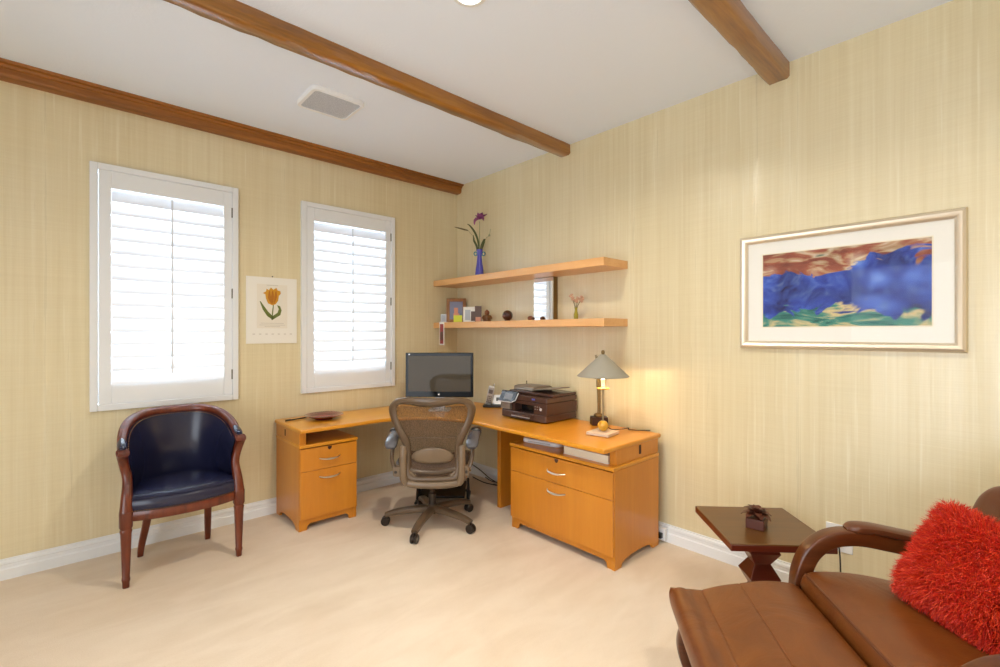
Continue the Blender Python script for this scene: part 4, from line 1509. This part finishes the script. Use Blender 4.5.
# carved flower on a block
p = FWD * 2.40 + RGT * 1.322
t = thing('carved_flower', (p.x, p.y, TH), math.radians(8), 'dark carved flower on a small block on the side table', 'ornament')
MB().box(-0.05, 0.05, -0.042, 0.042, 0, 0.052).build('block', M['carving'], t, bevel=0.003)
r = random.Random(11)
m = MB()
for count, elev, L_, off in ((7, 12, 0.062, 0.0), (6, 38, 0.060, 0.4), (5, 60, 0.056, 0.1), (3, 78, 0.050, 0.7)):
    for i in range(count):
        a = 2 * PI * i / count + off + r.uniform(-.12, .12)
        el = math.radians(elev + r.uniform(-8, 8))
        base = Vector((0.008 * math.cos(a), 0.008 * math.sin(a), 0.056))
        dv = Vector((math.cos(a) * math.cos(el), math.sin(a) * math.cos(el), math.sin(el)))
        sd = dv.cross(Vector((0, 0, 1))).normalized()
        nr = sd.cross(dv)
        rws = []
        for s_, wd, cu in ((0, .006, 0), (.3, .016, -.006), (.6, .021, -.004), (.85, .015, .004), (1, .003, .014)):
            c = base + dv * (L_ * s_) - nr * cu
            rws.append([c - sd * wd + nr * wd * .4, c - nr * .003, c + sd * wd + nr * wd * .4, c + nr * .004])
        m.grid(rws, closed=True)
m.ball((0, 0, 0.085), 0.018, 12)
m.build('petals', M['carving'], t, angle=70)

# ------------------------------------------------------------------ recliner with extended footrest
KS = 1.09
th_ = math.radians(9.5)
E1 = RGT * math.cos(th_) - FWD * math.sin(th_)
E2 = RGT * math.sin(th_) + FWD * math.cos(th_)
O0 = (FWD * 1.88 + RGT * 0.686) * KS
ang0 = math.atan2(E1.y, E1.x)
t = thing('recliner', (O0.x, O0.y, 0), ang0, 'cognac leather recliner with bentwood arms and raised footrest', 'recliner')
# local: x from foot to head, y towards the wall


def cushion(prof_, y0, y1, mat, name, parent, rnd=0.03, seams=(), ny=14, sag=0.008):
    """closed cross-section prof_ [(s, z)] swept from y0 to y1 with rounded ends"""
    P2 = [(p.x, p.y) for p in catmull([(a, c, 0) for a, c in prof_], 6, True)]
    cx = sum(a for a, c in P2) / len(P2)
    cz = sum(c for a, c in P2) / len(P2)
    ys, ins = [], []
    for k_ in range(6):
        a = PI / 2 * k_ / 5
        ys.append(y0 + rnd * (1 - math.sin(a)))
        ins.append(rnd * (1 - math.cos(a)))
    ys = ys[::1]
    first = sorted(zip([y0 + rnd * (1 - math.cos(PI / 2 * k_ / 5)) for k_ in range(6)], [rnd * (1 - math.sin(PI / 2 * k_ / 5)) for k_ in range(6)]))
    mid = [(y, 0) for y in np.linspace(y0 + rnd, y1 - rnd, ny)[1:-1]]
    last = [(y1 - (y - y0), i_) for y, i_ in reversed(first)]
    rows = []
    for y, i_ in first + mid + last:
        row = []
        for a, c in P2:
            d = Vector((a - cx, c - cz))
            # inset towards the spine of the section
            q = Vector((0, c - cz))
            sgn = 1 if c > cz else -1
            na = a - math.copysign(min(i_, abs(a - cx)), a - cx) * (0.7 if abs(a - cx) > 0.8 * max(abs(x - cx) for x, _ in P2) else 0.0)
            nc = c - sgn * min(i_, abs(c - cz))
            row.append((na, y, nc))
        rows.append(row)
    m = MB()
    m.grid(rows, closed=True)
    m.add(rows[0], [tuple(range(len(rows[0])))])
    m.add(rows[-1], [tuple(range(len(rows[-1])))])
    return m.build(name, mat, parent, angle=70)


YN_ = -0.68
foot = [(0.004, 0.368), (0.020, 0.386), (0.048, 0.391), (0.085, 0.380), (0.118, 0.386), (0.128, 0.3850), (0.138, 0.391), (0.20, 0.412), (0.270, 0.428), (0.282, 0.4275), (0.294, 0.433), (0.38, 0.449), (0.46, 0.450), (0.505, 0.440), (0.522, 0.415), (0.515, 0.36), (0.40, 0.345), (0.20, 0.325), (0.08, 0.290), (0.045, 0.276), (0.010, 0.290), (-0.004, 0.330)]
cushion(foot, YN_, 0.0, M['tan'], 'footrest_cushion', t, rnd=0.018)
seat = [(0.530, 0.487), (0.552, 0.503), (0.60, 0.512), (0.70, 0.514), (0.80, 0.504), (0.90, 0.486), (1.00, 0.470), (1.08, 0.462), (1.12, 0.44), (1.08, 0.36), (0.90, 0.355), (0.70, 0.365), (0.56, 0.372), (0.530, 0.40), (0.522, 0.445)]
cushion(seat, YN_, 0.0, M['tan'], 'seat_cushion', t)
MB().tube([(0.534, y, 0.494) for y in np.linspace(YN_ + 0.02, -0.02, 12)], 0.005, 8).build('seat_piping', M['tan_dark'], t)
MB().tube([(0.528, y, 0.408) for y in np.linspace(YN_ + 0.02, -0.02, 12)], 0.005, 8).build('lower_piping', M['tan_dark'], t)
back = [(0.99, 0.50), (1.05, 0.62), (1.10, 0.74), (1.135, 0.84), (1.165, 0.890), (1.21, 0.912), (1.26, 0.895), (1.29, 0.84), (1.24, 0.72), (1.18, 0.54), (1.14, 0.44), (1.06, 0.43), (0.99, 0.455)]
cushion(back, YN_, -0.02, M['tan_dark'], 'backrest_cushion', t, rnd=0.05)
head = [(1.21, 0.93), (1.235, 0.985), (1.285, 1.025), (1.345, 1.015), (1.38, 0.97), (1.36, 0.91), (1.31, 0.87), (1.24, 0.885)]
cushion(head, YN_ + 0.08, -0.10, M['tan_dark'], 'headrest', t, rnd=0.04)


def zz(z):
    return 1.5 - (1.5 - z) * KS


for yc in (0.040, -0.765):
    base = [(1.10, 0.028), (0.90, 0.024), (0.72, 0.030), (0.61, 0.075), (0.555, 0.18), (0.535, 0.30), (0.537, 0.41), (0.548, 0.49), (0.585, 0.570), (0.655, 0.625), (0.75, 0.641), (0.86, 0.628), (0.97, 0.608), (1.10, 0.578)]
    P2 = catmull([(a, yc, c) for a, c in base], 6)
    ar = MB().tube(P2, 0.032, 24, up=(0, 1, 0), flat=1.08, power=7).build('bentwood_arm', M['walnut'], t, angle=22)
    pad = catmull([(0.718, yc, 0.668), (0.745, yc, 0.678), (0.81, yc, 0.679), (0.90, yc, 0.665), (1.0, yc, 0.647), (1.06, yc, 0.630)], 5)
    kk = len(pad)
    MB().tube(pad, [0.022 + 0.020 * min(1, 5 * min(i, kk - 1 - i) / kk) for i in range(kk)], 16, up=(0, 0, 1), flat=0.45, power=2.8).build('arm_pad', M['tan_dark'], ar)
for yc in (-0.10, -0.58):
    P2 = catmull([(0.30, yc, 0.325), (0.16, yc, 0.318), (0.07, yc, 0.29), (0.032, yc, 0.235), (0.032, yc, 0.165), (0.07, yc, 0.08), (0.16, yc, 0.032), (0.40, yc, 0.022), (0.62, yc, 0.022)], 6)
    MB().tube(P2, 0.020, 14, up=(0, 1, 0), flat=1.3, power=4).build('footrest_runner', M['walnut'], t)
MB().tube([(1.05, -0.765, 0.05), (1.05, 0.04, 0.05)], 0.022, 12).build('cross_bar', M['walnut'], t)
MB().tube([(0.62, -0.765, 0.075), (0.62, 0.04, 0.075)], 0.018, 12).build('cross_bar', M['walnut'], t)
MB().box(0.60, 1.08, -0.60, -0.08, 0.30, 0.362).build('seat_pan', M['black'], t, bevel=0.01)
for yc in (-0.745, 0.02):
    MB().tube([(0.80, yc, 0.33), (0.80, -0.34, 0.33)], 0.016, 10).build('seat_rod', M['black'], t)

# ------------------------------------------------------------------ shaggy red pillow
def world(s, w_, z):
    """unscaled recliner coords (s, w, z) from the far corner to the room"""
    q = (FWD * 1.88 + RGT * 0.686 + E1 * s + E2 * w_) * KS
    return Vector((q.x, q.y, zz(z)))


c0, c1, c3 = world(0.735, -0.14, 0.625), world(0.90, -0.15, 0.89), world(0.84, -0.42, 0.575)
ax = (c1 - c0)
bx = (c3 - c0)
cen = c0 + (ax + bx) / 2
ux = bx.normalized()
uz = (ax - ux * ax.dot(ux)).normalized()
uy = ux.cross(uz)
if uy.dot(Vector((0, 0, 1))) > 0 and uy.dot(E1) > 0:
    uy = -uy
if uy.dot(E1) > 0:
    uy = -uy
print('pillow', ax.length, bx.length, uy)
PSX, PSZ, PT = 0.168, 0.168, 0.060
Mx = Matrix((ux, uz, uy)).transposed().to_4x4()
Mx.translation = cen
t = bpy.data.objects.new('shaggy_pillow', None)
COL.objects.link(t)
t.matrix_world = Mx
tag(t, 'shaggy bright red pillow leaning on the recliner back', 'pillow')


def pil(a, c, side):
    h_ = PT * max(0, (1 - a ** 4)) ** 0.5 * max(0, (1 - c ** 4)) ** 0.5
    k_ = 1 - 0.07 * (a * a + c * c) * 0.5 + 0.06 * a * a * c * c
    return Vector((a * PSX * k_, c * PSZ * k_, side * h_))


m = MB()
N_ = 24
for side in (1, -1):
    m.grid([[pil(-1 + 2 * i / N_, -1 + 2 * j / N_, side) for j in range(N_ + 1)] for i in range(N_ + 1)])
m.build('cushion', M['redcloth'], t)
r = random.Random(21)
vs, fs, mi = [], [], []
down = (Mx.to_3x3().transposed() @ Vector((0, 0, -1)))
clumps = [(r.uniform(-1, 1), r.uniform(-1, 1), Vector((r.uniform(-1, 1), r.uniform(-1, 1), r.uniform(-.3, .3)))) for _ in range(700)]
ca_ = np.array([(c[0], c[1]) for c in clumps])
for i in range(30000):
    side = 1 if r.random() < 0.80 else -1
    a, c = r.uniform(-1, 1), r.uniform(-1, 1)
    if r.random() < 0.25:
        if r.random() < 0.5:
            a = math.copysign(r.uniform(0.9, 1), a)
        else:
            c = math.copysign(r.uniform(0.9, 1), c)
    p = pil(a, c, side)
    e = 0.02
    nrm = (pil(min(1, a + e), c, side) - pil(max(-1, a - e), c, side)).cross(pil(a, min(1, c + e), side) - pil(a, max(-1, c - e), side)) * side
    if nrm.length < 1e-9:
        nrm = Vector((0, 0, side))
    nrm.normalize()
    outw = Vector((a ** 5, c ** 5, 0)) * 1.2
    ki = int(np.argmin((ca_[:, 0] - a) ** 2 + (ca_[:, 1] - c) ** 2))
    cd_ = clumps[ki][2]
    dv = (nrm * 0.75 + outw + cd_ * 0.5 + Vector((r.uniform(-1, 1), r.uniform(-1, 1), r.uniform(-1, 1))) * 0.45).normalized()
    Ln = r.uniform(0.036, 0.062)
    q1 = p + dv * Ln * 0.4
    dv2 = (dv + down * 0.3 + cd_ * 0.3 + Vector((r.uniform(-1, 1), r.uniform(-1, 1), r.uniform(-1, 1))) * 0.4).normalized()
    q2 = q1 + dv2 * Ln * 0.35
    dv3 = (dv2 + down * 0.4 + Vector((r.uniform(-1, 1), r.uniform(-1, 1), r.uniform(-1, 1))) * 0.55).normalized()
    q3 = q2 + dv3 * Ln * 0.3
    sd = dv.cross(Vector((r.uniform(-1, 1), r.uniform(-1, 1), r.uniform(-1, 1))))
    if sd.length < 1e-4:
        continue
    sd.normalize()
    wv = r.uniform(0.0007, 0.0012)
    o_ = len(vs)
    vs += [p - sd * wv, p + sd * wv, q1 - sd * wv, q1 + sd * wv, q2 - sd * wv * .8, q2 + sd * wv * .8, q3]
    fs += [(o_, o_ + 1, o_ + 3, o_ + 2), (o_ + 2, o_ + 3, o_ + 5, o_ + 4), (o_ + 4, o_ + 5, o_ + 6)]
    k_ = 1 if r.random() < 0.35 else 0
    mi += [k_, k_, k_]
m = MB()
m.v, m.f, m.m = [tuple(v) for v in vs], fs, mi
o = m.build('fur', [M['fur'], M['fur2']], t, recalc=False, smooth=False)
o['kind'] = 'stuff'
